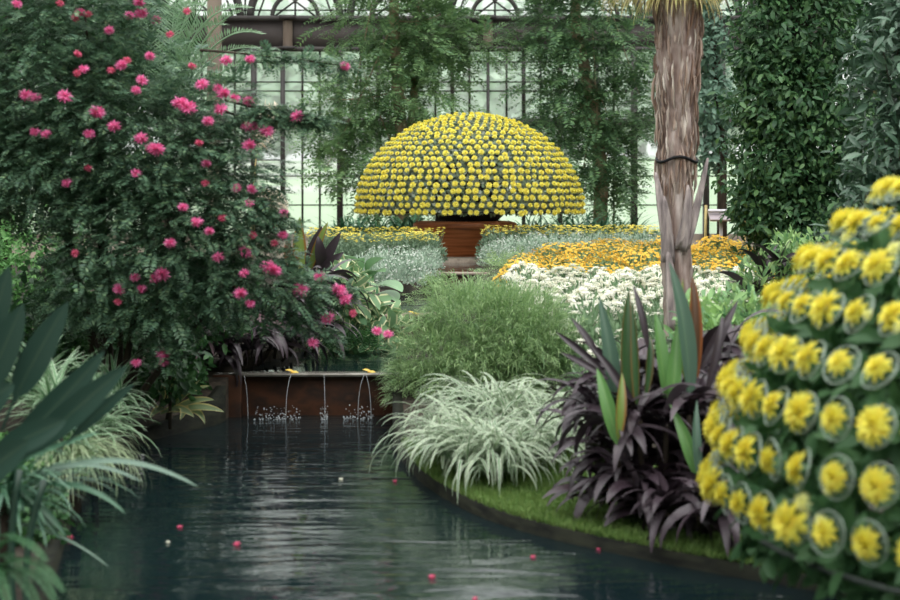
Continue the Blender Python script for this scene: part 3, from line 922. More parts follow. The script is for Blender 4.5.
# cream plumes by the window
d = 25.
for k, (bx, by, mx, my, tx, ty, lab) in enumerate(((250, 240, 258, 100, 272, 111, 'cream fluffy plume against the window just below the transom'), (252, 240, 258, 172, 277, 200, 'cream fluffy plume drooping low against the window'))):
    t = thing('plume', lab, 'plume', (gxp(bx, d), d, .66))
    sp = bez(at(bx, by + 20, d), at(mx - 3, my, d), at(tx, ty, d), 16)
    a = Acc(); tube(a, sp, .012, 6); a.build('stem', M['bamboo'], t)
    a = Acc(); n = 700
    q = sp[8:][rng.integers(0, 8, n)] + rng.normal(size=(n, 3)) * .05
    leaves(a, DIAMOND, q, unit(rdir(n) * .6 + np.array([.5, 0, -.9])), rdir(n), .16, .025); a.build('plume_head', M['cream_plume'], t)

# ================================================================== YELLOW DOME (far)
d = 28.
cx, cz, R, H = gxp(469.5, d), EYE - (212 - HZ) * d / F, 1.78, 1.53
t = thing('flower_dome', 'great dome of yellow chrysanthemums above the wooden planter', 'flower dome', (cx, d, cz))
acc = Acc(); n = 16000
dd_ = rdir(n); dd_[:, 2] = np.abs(dd_[:, 2])
P = np.array([cx, d, cz]) + dd_ * np.array([R, R, H]) * (.9 + .1 * rng.random(n)[:, None])
leaves(acc, DIAMOND, P, unit(dd_ * .5 + rdir(n)), unit(dd_ + rdir(n) * .5), .085, .05)
n = 2500
r_ = np.sqrt(rng.random(n)); th = rng.random(n) * 2 * PI
P = np.stack([cx + R * .95 * r_ * np.cos(th), d + R * .95 * r_ * np.sin(th), cz + .02 + .1 * rng.random(n)], -1)
leaves(acc, DIAMOND, P, unit(rdir(n)), unit(rdir(n) + np.array([0, 0, -1])), .1, .06)
acc.build('foliage', M['mum_leaf'], t)
pos = []
rows = 23
for i in range(rows):
    el = (i + .15) / rows * PI / 2
    rr = R * math.cos(el); zz = H * math.sin(el)
    k = max(1, round(2 * PI * rr / .128))
    for j in range(k):
        a_ = 2 * PI * (j + .5 * (i % 2)) / k + rng.normal() * .008
        nrm = unit(np.array([math.cos(a_) * math.cos(el) / R, math.sin(a_) * math.cos(el) / R, math.sin(el) / H]))
        p = np.array([cx + rr * math.cos(a_), d + rr * math.sin(a_), cz + zz]) + nrm * .035 + rng.normal(size=3) * .008
        pos.append((p, nrm))
view = np.array([0, 0, EYE])
sc_ = [float(unit(view - p) @ n_) for p, n_ in pos]
order = np.argsort(-np.array(sc_))
bl = mum(1., ((10, 1., .0), (9, .92, .5), (6, .75, 1.0)), .75, 3)
me_b = bl.mesh('bloom', M['yellow_far'])
bv = np.concatenate(bl.V); bf = {k: np.concatenate(v) for k, v in bl.F.items()}; bu = np.concatenate(bl.UV)
rest = Acc()
for r0, i in enumerate(order):
    p, nrm = pos[i]
    s = .047 * (.8 + .34 * rng.random())
    if r0 < 100:
        child('bloom', me_b, t, p, nrm, s * 1.02, rng.random() * 6)
    elif sc_[i] > -.55:
        q = Vector([float(v) for v in nrm]).to_track_quat('Z', 'Y').to_matrix()
        rest.add(bv @ np.array(q).T * s + p, list(bf.values()), bu)
tag(rest.build('bloom_mass', M['yellow_far'], t), kind='stuff')
a = Acc(); lathe(a, [(R * .97, cz + .0), (R * .99, cz + .015), (R * .97, cz + .03), (R * .95, cz + .015), (R * .97, cz)], (cx, d, 0), 64); a.build('hoop', M['black'], t)
a = Acc(); lathe(a, [(0, cz + 1), (.55, cz + .9), (.62, cz + .02), (.47, cz - .12), (.47, cz - .14)], (cx, d, 0), 32); a.build('inner_frame', M['black'], t)

# wooden planter under it
px0 = gxp(465, d)
zt, zb = EYE - (221 - HZ) * d / F, EYE - (258 - HZ) * d / F
t = thing('planter', 'round orange-brown wooden planter carrying the yellow flower dome', 'planter', (px0, d, .6))
a = Acc(); lathe(a, [(.0, zb), (.70, zb), (.74, zb + .06), (.79, zb + .25), (.83, zt - .2), (.84, zt - .1), (.82, zt - .03), (.72, zt), (.5, zt), (.48, zt - .05)], (px0, d, 0), 64); a.build('bowl', M['wood'], t, True)
a = Acc(); lathe(a, [(.5, zt - .1), (.46, zt + .12), (0, zt + .12)], (px0, d, 0), 32); a.build('neck', M['black'], t)
a = Acc(); lathe(a, [(.5, .55), (.52, zb - .0), (0, zb)], (px0, d, 0), 32); a.build('foot', M['black'], t)
t = thing('wooden_step', 'low wooden step in front of the wooden planter', 'step', (gxp(465, 26.6), 26.6, .6))
z0 = EYE - (271 - HZ) * 26.6 / F
a = Acc(); box(a, (gxp(447, 26.6), 26.55, z0 - .1), (gxp(482, 26.6), 26.9, z0 + .05)); bevel(a.build('tread', M['wood'], t), .01)
a = Acc(); box(a, (gxp(444, 26.6), 26.9, z0), (gxp(485, 26.6), 27.1, z0 + .17)); a.build('riser', M['black'], t)  # black box standing in for the dark gap below the planter

# dark strappy border plants under the dome
for k, px in enumerate((338, 352, 366, 380, 394, 408, 424, 522, 536, 550, 564, 578, 592, 606, 620)):
    d = 29.6 + .3 * (k % 3)
    if k in (0, 7):
        acc = Acc(); n = 130
        B = np.stack([rng.normal(size=n) * .1, rng.normal(size=n) * .1, np.zeros(n)], -1)
        straps(acc, B, rng.random(n) * 2 * PI, .6 + .8 * rng.random(n), .5 + .35 * rng.random(n), .035, 1.0 + .6 * rng.random(n), 6)
        proto = thing('border_plant', None, 'plant', (0, 0, 0))
        acc.build('foliage', M['lilliput'], proto)
        proto.location = (gxp(px, d), d, .68); o = proto
    else:
        o = copy_thing(proto, (gxp(px, d), d, .68), k * 1.7, .9 + .2 * rng.random())
    if k < 7: tag(o, 'dark green strappy clump under the left rim of the yellow dome', None, 'dark clumps under the dome, left of the planter')
    else: tag(o, 'dark green strappy clump under the right rim of the yellow dome', None, 'dark clumps under the dome, right of the planter')

# ================================================================== FLOWER BEDS
def mound(n, r, h, tpl, L, W, up=.6):
    acc = Acc()
    dd = rdir(n); dd[:, 2] = np.abs(dd[:, 2])
    P = dd * np.array([r, r, h]) * (.45 + .55 * rng.random(n)[:, None] ** .6)
    leaves(acc, tpl, P, unit(dd * .6 + rdir(n) * .6 + np.array([0, 0, up])), unit(dd + rdir(n) * .6), L * (.7 + .6 * rng.random(n)), W)
    return acc


def mini_flowers(n, r, h, s, top=.1, stem=0.):
    """many tiny flower heads over a mound"""
    acc = Acc()
    dd = rdir(n); dd[:, 2] = np.abs(dd[:, 2]) + top
    dd = unit(dd)
    P = dd * np.array([r, r, h]) * (.96 + .12 * rng.random(n)[:, None]) + np.array([0, 0, stem]) * rng.random(n)[:, None]
    for k in range(6):
        a = k * PI / 3 + rng.random(n)
        up = unit(dd + np.array([0, -.35, .6]))
        x = unit(np.cross(up, np.array([.3, 1, .2]))); y = np.cross(up, x)
        D = x * np.cos(a)[:, None] + y * np.sin(a)[:, None] + up * .35
        leaves(acc, DIAMOND, P, D, up, s * (.8 + .4 * rng.random(n)), s * .8)
    return acc


def daisy(r):
    acc = Acc()
    for j, (n, ln, e) in enumerate(((11, 1., .12), (8, .8, .5))):
        a = np.linspace(0, 2 * PI, n, endpoint=False) + j * .3
        D = np.stack([np.cos(a) * math.cos(e), np.sin(a) * math.cos(e), 0 * a + math.sin(e)], -1)
        N = np.stack([-np.cos(a) * math.sin(e), -np.sin(a) * math.sin(e), 0 * a + math.cos(e)], -1)
        leaves(acc, LENS, D * .15 * r, D, N, r * ln * .9, r * .42)
    return acc


def scatter_bed(protos, spots, gz, group, label):
    used = [False] * len(protos)
    out = []
    for k, (px, d, s) in enumerate(spots):
        i = k % len(protos)
        loc = (gxp(px, d), d, float(gz(d)) + .02)
        if not used[i]:
            o = protos[i]; used[i] = True
            o.location = Vector([float(v) for v in loc]); o.scale = (s, s, s)
        else:
            o = copy_thing(protos[i], loc, rng.random() * 6.28, s)
        o['label'] = label; o['group'] = group
        out.append(o)
    return out


# white bed
me_d = daisy(.046).mesh('flower_head', M['white_fl'])
def mini_daisies(heads):
    if not heads: return None
    acc = Acc()
    P = np.array([h_[0] for h_ in heads]); N = np.array([h_[1] for h_ in heads])
    x = unit(np.cross(N, [.3, 1, .2])); y = np.cross(N, x)
    for j, (n, e) in enumerate(((9, .1), (6, .6))):
        for k in range(n):
            a_ = 2 * PI * k / n + j
            D = x * math.cos(a_) * math.cos(e) + y * math.sin(a_) * math.cos(e) + N * math.sin(e)
            leaves(acc, LENS, P, D, N, .044, .02)
    return acc


def white_proto(nf, h):
    t = thing('white_flower_plant', None, 'flowering plant')
    mound(420, .26, h, LENS, .07, .022).build('foliage', M['bed_green'], t)
    a = Acc()
    heads = []
    for k in range(nf):
        dd = unit(np.array([rng.normal(), rng.normal() - .3, .9 + rng.random()]))
        p = dd * np.array([.27, .27, h]) * (1.0 + .12 * rng.random())
        if nf < 10: a = Acc()
        tube(a, [p * np.array([.5, .5, .4]), p], .003, 4)
        if nf < 10: a.build('stem', M['bed_green'], t)
        heads.append((p, unit(dd + np.array([0, -.35, .3]))))
    if nf >= 10: a.build('stem', M['bed_green'], t)
    q = mini_daisies(heads[14:])
    if q: tag(q.build('flower_mass', M['white_fl'], t), kind='stuff')
    for p, nn in heads[:14]:
        child('flower_head', me_d, t, p, nn, .8 + .4 * rng.random(), rng.random() * 6)
    return t
dense = [white_proto(50, .36) for _ in range(3)]
spots = []
for d in (14.6, 15.1, 15.6, 16.1, 16.6, 17.1):
    lo = 525 if d > 15 else 545
    step = .30 / d * F
    px = lo + rng.random() * 10
    while px < 752:
        spots.append((px, d + rng.normal() * .08, .9 + .2 * rng.random()))
        px += step * (.85 + .3 * rng.random())
scatter_bed(dense, spots, gz_r, 'white flowering plants in the dense drift', 'white-flowered plant in the dense white drift behind the dark purple plant')
sparse = [white_proto(6, .36) for _ in range(2)]
spots = [(px, d, 1.0) for d, pxs in ((14.0, (560, 592, 625, 655, 700)), (13.4, (585, 618, 650, 690)), (12.8, (590, 625, 660)), (12.2, (600, 635))) for px in pxs]
scatter_bed(sparse, spots, gz_r, 'leafy plants at the near edge of the white drift', 'leafy plant with few white flowers between the feathery shrub and the palm')

# orange-yellow bed
def orange_proto(nfl):
    t = thing('orange_flower_plant', None, 'flowering plant')
    mound(420, .3, .32, LENS, .07, .03).build('foliage', M['bed_green'], t)
    tag(mini_flowers(nfl, .32, .33, .024, .15, .05).build('flower_mass', M['orange_fl'], t), kind='stuff')
    return t
pr = [orange_proto(260) for _ in range(3)]
spots = []
for d in (18.0, 18.6, 19.3, 20.0, 20.8, 21.6, 22.4, 23.2):
    lo = np.interp(d, [18, 20, 22, 23.2], [522, 528, 560, 600])
    px = lo + rng.random() * 8
    while px < 748:
        spots.append((px, d, .85 + .25 * rng.random())); px += .42 / d * F * (.85 + .3 * rng.random())
scatter_bed(pr, spots, gz_r, 'orange-yellow flowering plants behind the white drift', 'orange-yellow flowered plant in the band behind the white drift')

# silver plants
def silver_proto(nf):
    t = thing('silver_plant', None, 'flowering plant')
    mound(700, .34, .46, LENS, .075, .022).build('foliage', M['silver'], t)
    tag(mini_flowers(nf, .35, .48, .015, .1, .04).build('flower_mass', M['silver_fl'], t), kind='stuff')
    return t
pr = [silver_proto(170), silver_proto(120)]
spots = [(496, 23.4, .7), (514, 24.0, .8), (534, 24.2, .85), (554, 24.3, .85), (575, 24.4, .85), (598, 24.5, .85), (620, 24.4, .85), (640, 24.3, .85), (660, 24.5, .85)]
scatter_bed(pr, spots, gz_r, 'silvery plants behind the orange band', 'silver-leaved plant in the pale strip behind the orange-yellow band')
pr = [silver_proto(220), silver_proto(160)]
o = scatter_bed(pr, [(402, 19.6, .86), (380, 20.4, .8), (419, 20.2, .72), (364, 19.4, .74), (428, 22.6, .6)], gz_l, 'silver plants left of the stream', 'silvery white-flowered mound left of the stream')
for k, l in enumerate(('largest silvery white-flowered mound beside the stream ledge', 'silvery white-flowered mound behind the broad green leaves', 'small silvery mound beside the stream ledge, nearest the water',
                       'silvery mound just behind the broad green leaves', 'small silvery clump under the yellow flower hedge')):
    o[k]['label'] = l

# yellow-flowered hedge rows either side of the planter
def hedge_proto():
    t = thing('yellow_flower_plant', None, 'flowering plant')
    mound(900, .3, .46, LENS, .075, .03, .3).build('foliage', M['mint'], t)
    a = Acc(); n = 60
    th = rng.random(n) * 2 * PI; rr = .3 * np.sqrt(rng.random(n))
    P = np.stack([rr * np.cos(th), rr * np.sin(th), .40 + .17 * rng.random(n)], -1)
    for k in range(6):
        ang = k * PI / 3 + rng.random(n)
        D = np.stack([np.cos(ang), np.sin(ang), np.full(n, .4)], -1)
        leaves(a, DIAMOND, P, D, np.tile([0, -.6, 1.], (n, 1)), .03, .024)
    tag(a.build('flower_mass', M['gold_fl'], t), kind='stuff')
    a = Acc()
    for p in P[:40]: tube(a, [p * np.array([.8, .8, .6]), p], .003, 3, False)
    a.build('stem', M['mint'], t)
    return t
pr = [hedge_proto(), hedge_proto()]
spots = [(px, 25.2 + .3 * (k % 2), .84) for k, px in enumerate((322, 341, 360, 379, 398, 415, 428))] + [(350, 24.4, .75), (385, 24.3, .75), (410, 24.3, .78), (424, 24.4, .78)]
scatter_bed(pr, spots, gz_l, 'yellow-flowered plants left of the planter', 'yellow-flowered plant in the low hedge left of the wooden planter')
pr = [hedge_proto(), hedge_proto()]
spots = [(px, 26.2 + .3 * (k % 2), .86) for k, px in enumerate((494, 512, 530, 548, 566, 584, 602, 620, 638, 655))]
scatter_bed(pr, spots, gz_r, 'yellow-flowered plants right of the planter', 'yellow-flowered plant in the low hedge right of the wooden planter')
# a brighter orange mound beside the palm
t = orange_proto(420); tag(t, 'bright orange-yellow flower mound in front of the white sign', None); t.location = (gxp(716, 21.5), 21.5, .72); t.scale = (1.1, 1.1, 1.1)

# ================================================================== SIGN AND CANES
d = 22.5
t = thing('sign', 'slanted white information sign on a post behind the orange flowers', 'sign', (gxp(721, d), d, .66))
p = at(721, 216, d)
def slab(w, hgt, th_, tilt, dz=0.):
    acc = Acc(); V = []
    for u in (-1, 1):
        for x_ in (-1, 1):
            for k_ in (-1, 1):
                V.append([p[0] + x_ * w / 2, p[1] + u * hgt / 2 * math.cos(tilt) + k_ * th_ / 2 * -math.sin(tilt), p[2] + dz + u * hgt / 2 * math.sin(tilt) + k_ * th_ / 2 * math.cos(tilt)])
    acc.add(V, [np.array([[0, 1, 3, 2], [4, 6, 7, 5], [0, 4, 5, 1], [2, 3, 7, 6], [0, 2, 6, 4], [1, 5, 7, 3]])])
    return acc
bevel(slab(.31, .26, .03, .45).build('panel', M['sign_face'], t), .004)
bevel(slab(.33, .05, .035, .45, .062).build('top_rail', M['white_metal'], t), .004)
a = Acc(); box(a, (p[0] - .02, d - .02, .6), (p[0] + .02, d + .02, p[2])); a.build('post', M['white_metal'], t)
for px, y0, lab in ((706, 205, 'bamboo cane just left of the white sign'), (745, 218, 'bamboo cane just right of the white sign')):
    a = Acc(); tube(a, [[gxp(px, d), d + .1, .6], at(px, y0, d + .1)], .018, 8)
    for f_ in (.3, .6): tube(a, [[gxp(px, d), d + .1, .6 + f_ * .6], [gxp(px, d), d + .1, .615 + f_ * .6]], .022, 8)
    tag(a.build('bamboo_cane', M['bamboo']), lab, 'cane')

# ================================================================== PALM
d = 13.
t = thing('palm', 'palm trunk with shaggy fibrous bark and a dry skirt of fronds', 'palm', (gxp(676, d), d, .3))
ctrl = [(420, 678, 30), (330, 678, 30), (240, 676, 32), (200, 675, 31), (155, 676, 36), (110, 676, 39), (80, 676, 43), (40, 678, 45), (0, 679, 46), (-50, 679, 46), (-70, 679, 20)]
py = np.array([c_[0] for c_ in ctrl]); pc = np.array([c_[1] for c_ in ctrl]); pw_ = np.array([c_[2] for c_ in ctrl])
yy = np.linspace(420, -70, 90); xc = np.interp(-yy, -py, pc); wd = np.interp(-yy, -py, pw_) * .9
acc = Acc()
th = np.linspace(0, 2 * PI, 40, endpoint=False)
V = []
for y_, x_, w_ in zip(yy, xc, wd):
    p = at(x_, y_, d)
    rr = w_ / 2 * d / F * (1 + .07 * np.sin(th * 9 + y_ * .03) + .06 * np.sin(th * 4 - y_ * .11) + .04 * rng.normal(size=40))
    V.append(np.stack([p[0] + rr * np.cos(th), p[1] + rr * np.sin(th), np.full(40, p[2])], -1))
V = np.array(V); idx = np.arange(V.shape[0] * 40).reshape(-1, 40); nx = np.roll(idx, -1, 1)
acc.add(V.reshape(-1, 3), [np.stack([idx[:-1], nx[:-1], nx[1:], idx[1:]], -1).reshape(-1, 4), idx[-1:].copy()])
acc.build('trunk', M['palm_trunk'], t, True)
# fibre mat: thin strips lying on the trunk
acc = Acc(); n = 650
y_ = rng.uniform(-20, 190, n); ang = rng.random(n) * 2 * PI
x_ = np.interp(-y_, -py, pc); w_ = np.interp(-y_, -py, pw_) * .47
P = np.stack([gxp(x_, d) + w_ * d / F * np.cos(ang), d + w_ * d / F * np.sin(ang), EYE - (y_ - HZ) * d / F], -1)
Nn = np.stack([np.cos(ang), np.sin(ang), 0 * ang], -1)
leaves(acc, LENS, P, unit(np.array([0, 0, -1.]) + rdir(n) * .13 + Nn * .05), Nn, .06 + .26 * rng.random(n) ** 2, .005 + .022 * rng.random(n) ** 2)
acc.build('fibre_mat', M['fibre'], t)
# old leaf bases
for k, (p0, p1, p2, w_, mt) in enumerate((((668, 240), (662, 215), (656, 172), .085, 'husk'), ((684, 246), (694, 225), (708, 158), .075, 'husk'), ((680, 250), (690, 215), (688, 185), .09, 'husk'), ((668, 262), (668, 225), (664, 196), .09, 'husk'), ((676, 330), (672, 290), (668, 250), .12, 'husk'))):
    a = Acc()
    off = .15 * (w_ < .095) 
    blade(a, at(*p0, d - .12), at(*p1, d - .17), at(*p2, d - .13 + .06 * (k < 2)), w_, lambda t_: (1 - t_) ** .6 * .93 + .07, (0, -1, .1), 10, .25)
    o = a.build('leaf_base', M[mt], t); md = o.modifiers.new('Solidify', 'SOLIDIFY'); md.thickness = .012
a = Acc(); pp = at(677, 158, d)
thh = np.linspace(0, 2 * PI, 25)
tube(a, np.stack([pp[0] + .150 * np.cos(thh), d + .150 * np.sin(thh), pp[2] - .012 + .02 * np.sin(thh * 3) * 1], -1), .012, 6, False); a.build('strap', M['black'], t)
# dry skirt
acc = Acc(); n = 520
az = rng.random(n) * 2 * PI
tp = at(678, -12, d)
B = tp + np.stack([.1 * np.cos(az), .1 * np.sin(az), .12 * rng.random(n)], -1)
straps(acc, B, az, -.5 + .7 * rng.random(n), .2 + .22 * rng.random(n), .011, 1.0 + .6 * rng.random(n), 6, .2)
n = 160
az = PI + rng.normal(size=n) * .45
B = tp + np.stack([.12 * np.cos(az), .12 * np.sin(az), .15 * rng.random(n)], -1)
straps(acc, B, az, .0 + .3 * rng.random(n), .32 + .3 * rng.random(n), .011, 1.5 + .6 * rng.random(n), 7, .2)
acc.build('frond_skirt', M['thatch'], t)
for k in range(9):
    L, Rr = Acc(), Acc(); az = k * .7 + .2
    e = np.array([math.cos(az), math.sin(az), 0])
    c0 = at(679, -60, d)
    frond(L, Rr, c0, c0 + e * .7 + np.array([0, 0, .9]), c0 + e * 1.7 + np.array([0, 0, .75]), 40, .35, .025, .015)
    fo = Rr.build('frond', M['fern'], t); L.build('leaflet', M['back_leaf'], fo)

# ================================================================== PINK POWDERPUFF BUSH
d = 11.2
es = [ell(20, 60, d + .2, 110, 110, .55), ell(95, 120, d, 110, 110, .55), ell(165, 150, d - .1, 80, 90, .5), ell(190, 225, d - .2, 80, 70, .5), ell(245, 278, d - .2, 58, 38, .4), ell(120, 245, d - .1, 80, 75, .45),
      ell(160, 296, d - .1, 76, 44, .4), ell(85, 15, d + .2, 72, 70, .5), ell(40, 170, d, 80, 60, .5), ell(222, 110, d - .1, 36, 34, .25), ell(288, 288, d - .3, 40, 20, .25), ell(235, 180, d - .2, 45, 60, .3),
      ell(-50, 120, d + .1, 80, 130, .5), ell(80, 290, d + .1, 40, 40, .35), ell(150, 140, d + .2, 50, 40, .3), ell(240, 225, d - .1, 36, 42, .3)]
t = thing('flowering_shrub', 'large dark green bush with pink pompom flowers overhanging the pool', 'bush', (gxp(110, d), d + .3, .1))
fol = spray_foliage(10500, es, .17, 22, .042, .0145, .3, .45, .45)
# twig reaching towards the window with airy leaves
twigs = [((225, 100), (265, 112), (318, 118)), ((200, 50), (270, 55), (345, 66)), ((250, 250), (290, 270), (330, 300)), ((240, 200), (262, 210), (290, 225)), ((150, 320), (165, 340), (165, 362)), ((220, 110), (255, 122), (322, 124)),
         ((270, 285), (320, 290), (350, 295)), ((265, 300), (300, 320), (330, 340))]
for k, (p0, p1, p2) in enumerate(twigs):
    pts = bez(at(*p0, d - .2), at(*p1, d - .35), at(*p2, d - .35), 24)
    m_ = 7 if k in (0, 1, 5) else 4
    A_ = np.repeat(pts[7:], m_, 0) + rng.normal(size=(17 * m_, 3)) * .015
    sprays(fol, A_, unit(rdir(17 * m_) * np.array([1, 1, .4]) + np.array([.4, 0, 0])), .15, 22, .04, .014, .3)
fol.build('foliage', M['puff_leaf'], t)
base = np.array([gxp(110, d), d + .3, .08])
for k in range(9):
    c_, r_ = es[k]
    a = Acc(); tube(a, bez(base + rng.normal(size=3) * np.array([.08, .08, 0]), base * .5 + c_ * .5 + np.array([0, .1, .2]), c_, 10), np.linspace(.03, .008, 10), 6); a.build('branch', M['dark_bark'], t, True)
for k, (p0, p1, p2) in enumerate(twigs):
    a = Acc(); tube(a, bez(at(*p0, d - .2), at(*p1, d - .35), at(*p2, d - .35), 14), np.linspace(.009, .003, 14), 5); a.build('twig', M['dark_bark'], t, True)
PINK = [(17, 4, 5), (60, 3, 4), (80, 12, 5), (75, 18, 4), (88, 14, 4), (139, 2, 6), (141, 13, 7), (129, 15, 5), (156, 20, 5), (187, 11, 4), (109, 30, 5), (78, 54, 4), (84, 69, 5), (77, 73, 4), (121, 65, 6), (127, 60, 4), (111, 70, 4),
        (150, 56, 5), (192, 66, 4), (226, 60, 6), (250, 59, 5), (26, 95, 7), (36, 98, 6), (65, 96, 8), (97, 112, 8), (114, 126, 7), (35, 132, 5), (46, 134, 5), (89, 134, 6), (180, 103, 8), (188, 107, 9), (142, 80, 6), (136, 90, 5), (202, 84, 7),
        (223, 93, 7), (218, 88, 5), (235, 98, 5), (248, 101, 6), (221, 109, 7), (208, 121, 6), (247, 126, 6), (253, 127, 6), (267, 131, 7), (141, 138, 7), (157, 149, 8), (151, 148, 6), (249, 145, 7), (199, 143, 4), (206, 163, 5), (205, 183, 4),
        (236, 188, 5), (252, 189, 5), (136, 173, 5), (67, 183, 5), (88, 168, 4), (297, 116, 7), (170, 34, 4), (345, 66, 5),
        (183, 207, 5), (197, 222, 6), (209, 231, 5), (170, 243, 6), (218, 257, 6), (245, 252, 7), (268, 266, 8), (275, 270, 7), (244, 273, 5), (240, 293, 7), (162, 274, 8), (155, 278, 6), (119, 289, 6), (135, 277, 5), (142, 289, 5), (118, 302, 4),
        (250, 304, 5), (163, 354, 7), (164, 362, 5), (136, 363, 5), (249, 203, 5), (284, 213, 5), (274, 225, 4), (283, 235, 5), (274, 243, 4), (75, 253, 4), (222, 218, 4), (253, 235, 4),
        (301, 290, 9), (339, 290, 8), (346, 299, 7), (328, 318, 7), (313, 343, 6), (377, 331, 5), (388, 334, 5), (320, 277, 6), (353, 313, 4)]
me_p = puff(64, 1., seed=5).mesh('bloom', M['pink']); me_q = puff(48, 1., seed=6).mesh('bloom', M['pink_dark'])
for px, py_, r in PINK:
    dd = front(px, py_, es, d - .35) - .05
    if px > 292: dd = d - .42
    o = child('bloom', me_q if r <= 4 else me_p, t, at(px, py_, dd), None, (r + 1.2) * dd / F)
    o.scale = (o.scale[0], o.scale[1], o.scale[2] * .8); o.rotation_euler = (rng.random() * .5, rng.random() * .5, rng.random() * 6)

# ================================================================== PURPLE CORDYLINE under the bush
def rosette(acc, c, n, L, W, e0=.2, e1=1.2, bend=1.4, az0=None, azs=None):
    az = rng.random(n) * 2 * PI if az0 is None else az0 + rng.normal(size=n) * azs
    B = np.tile(np.asarray(c, float), (n, 1)) + np.stack([0 * az, 0 * az, .06 * rng.random(n)], -1)
    straps(acc, B, az, e0 + (e1 - e0) * rng.random(n), L * (.75 + .5 * rng.random(n)), W * (.8 + .4 * rng.random(n)), bend * (.7 + .6 * rng.random(n)), 8, .14,
           lambda t_: np.sin(PI * np.clip(t_, 0, 1) ** .7) ** .7 * .92 + .08, rng.normal(size=n) * .35)


t = thing('cordyline', 'dark purple strap-leaved plant at the weir under the pink-flowered bush', 'cordyline', (gxp(245, 13.8), 13.8, .36))
for k, (px, py_, d_) in enumerate(((196, 358, 13.25), (212, 345, 13.4), (235, 340, 13.45), (258, 342, 13.5), (278, 345, 13.9), (300, 332, 14.0), (318, 340, 14.2), (224, 322, 13.9), (262, 316, 14.1), (304, 300, 14.2), (330, 318, 14.5), (186, 372, 13.1), (288, 318, 14.0), (326, 296, 14.5), (206, 366, 13.22), (228, 362, 13.3), (250, 360, 13.35), (272, 360, 13.5), (296, 352, 13.8))):
    a = Acc(); c = at(px, py_ - 10, d_)
    rosette(a, c, 20, .4, .055, -.1, .9, 1.6)
    a.build('rosette', M['purple_pink' if k in (0, 2, 11) else 'purple'], t)
    a = Acc(); tube(a, bez([c[0] - .12, d_ + .12, .34], [c[0] - .08, d_ + .08, c[2] - .1], c, 8), .014, 6); a.build('stem', M['dark_bark'], t)
# canna-like plant with tall blades behind
d = 15.
t = thing('canna', 'tall bronze and green blades rising behind the pink flowers', 'canna', (gxp(312, d), d, .5))
for k, (b, m_, tp, w_, mt) in enumerate((((303, 275), (297, 245), (300, 217), .12, 'cord_lime'), ((298, 275), (290, 260), (286, 240), .12, 'cord_red'), ((310, 275), (312, 250), (322, 226), .12, 'purple'), ((318, 272), (330, 250), (341, 232), .09, 'purple'),
                                         ((318, 275), (330, 262), (344, 252), .09, 'purple'), ((308, 275), (318, 240), (328, 222), .07, 'cord_lime'), ((322, 270), (320, 250), (318, 236), .1, 'purple'))):
    a = Acc(); blade(a, at(*b, d), at(*m_, d - .03 * k), at(*tp, d - .02 * k), w_, LEAFY, (.2, -1, .3)); a.build('leaf', M[mt], t)
a = Acc(); tube(a, [[gxp(308, d), d, .45], at(308, 270, d)], .02, 8); a.build('stem', M['cord_lime'], t)

# broad-leaved plant
d = 17.
t = thing('hosta', 'plant with broad light green leaves below the yellow hedge', 'leafy plant', (gxp(360, d), d, .5))
for k, (b, m_, tp, w_) in enumerate((((352, 290), (345, 262), (362, 258), .26), ((365, 292), (365, 265), (385, 272), .24), ((358, 290), (375, 255), (384, 258), .22), ((362, 292), (388, 276), (402, 292), .2), ((350, 290), (335, 268), (340, 285), .24),
                                     ((355, 290), (355, 270), (372, 283), .24), ((352, 285), (350, 250), (345, 256), .2), ((368, 295), (392, 288), (396, 302), .18))):
    a = Acc(); blade(a, at(*b, d), at(*m_, d - .1), at(*tp, d - .35), w_, PETIOLED, (.25, -.55, 1), 14, .08); a.build('leaf', M['bigleaf'], t)
# cream-edged shrub
d = 15.3
es2 = [ell(342, 285, d - .3, 24, 26, .25), ell(348, 302, d - .2, 30, 32, .3), ell(365, 320, d - .1, 30, 26, .3), ell(385, 322, d, 18, 20, .25), ell(335, 325, d - .1, 24, 26, .3), ell(360, 340, d - .2, 30, 14, .25), ell(395, 335, d, 14, 14, .2)]
t = thing('variegated_shrub', 'cream-edged variegated shrub beside the upper pool', 'shrub', (gxp(355, d), d, .35))
foliage(900, es2, LENS, .125, .075, .5, .2, .45).build('foliage', M['croton'], t)
for k in range(4):
    a = Acc(); tube(a, [[gxp(340 + 12 * k, d), d, .3], at(340 + 14 * k, 315, d)], .01, 6); a.build('stem', M['dark_bark'], t)
# low green by the stream
for k, (px, py_, d_, rx, ry, lab) in enumerate(((440, 300, 17.5, 20, 16, 'small loose green plant between the two stone ledges'), (505, 275, 19.5, 22, 16, 'small soft green plant between the stream and the orange band'), (345, 355, 14.6, 40, 10, 'low dark foliage trailing into the upper pool'))):
    t = thing('leafy_plant', lab, 'plant', (gxp(px, d_), d_, .5))
    e_ = [ell(px, py_, d_, rx, ry, .25)]
    spray_foliage(160, e_, .22, 16, .06, .014, .2, .2, .8).build('foliage', M['feather' if k < 2 else 'back_leaf'], t)
    a = Acc(); tube(a, [[gxp(px, d_), d_, .3], at(px, py_, d_)], .008, 6); a.build('stem', M['dark_bark'], t)

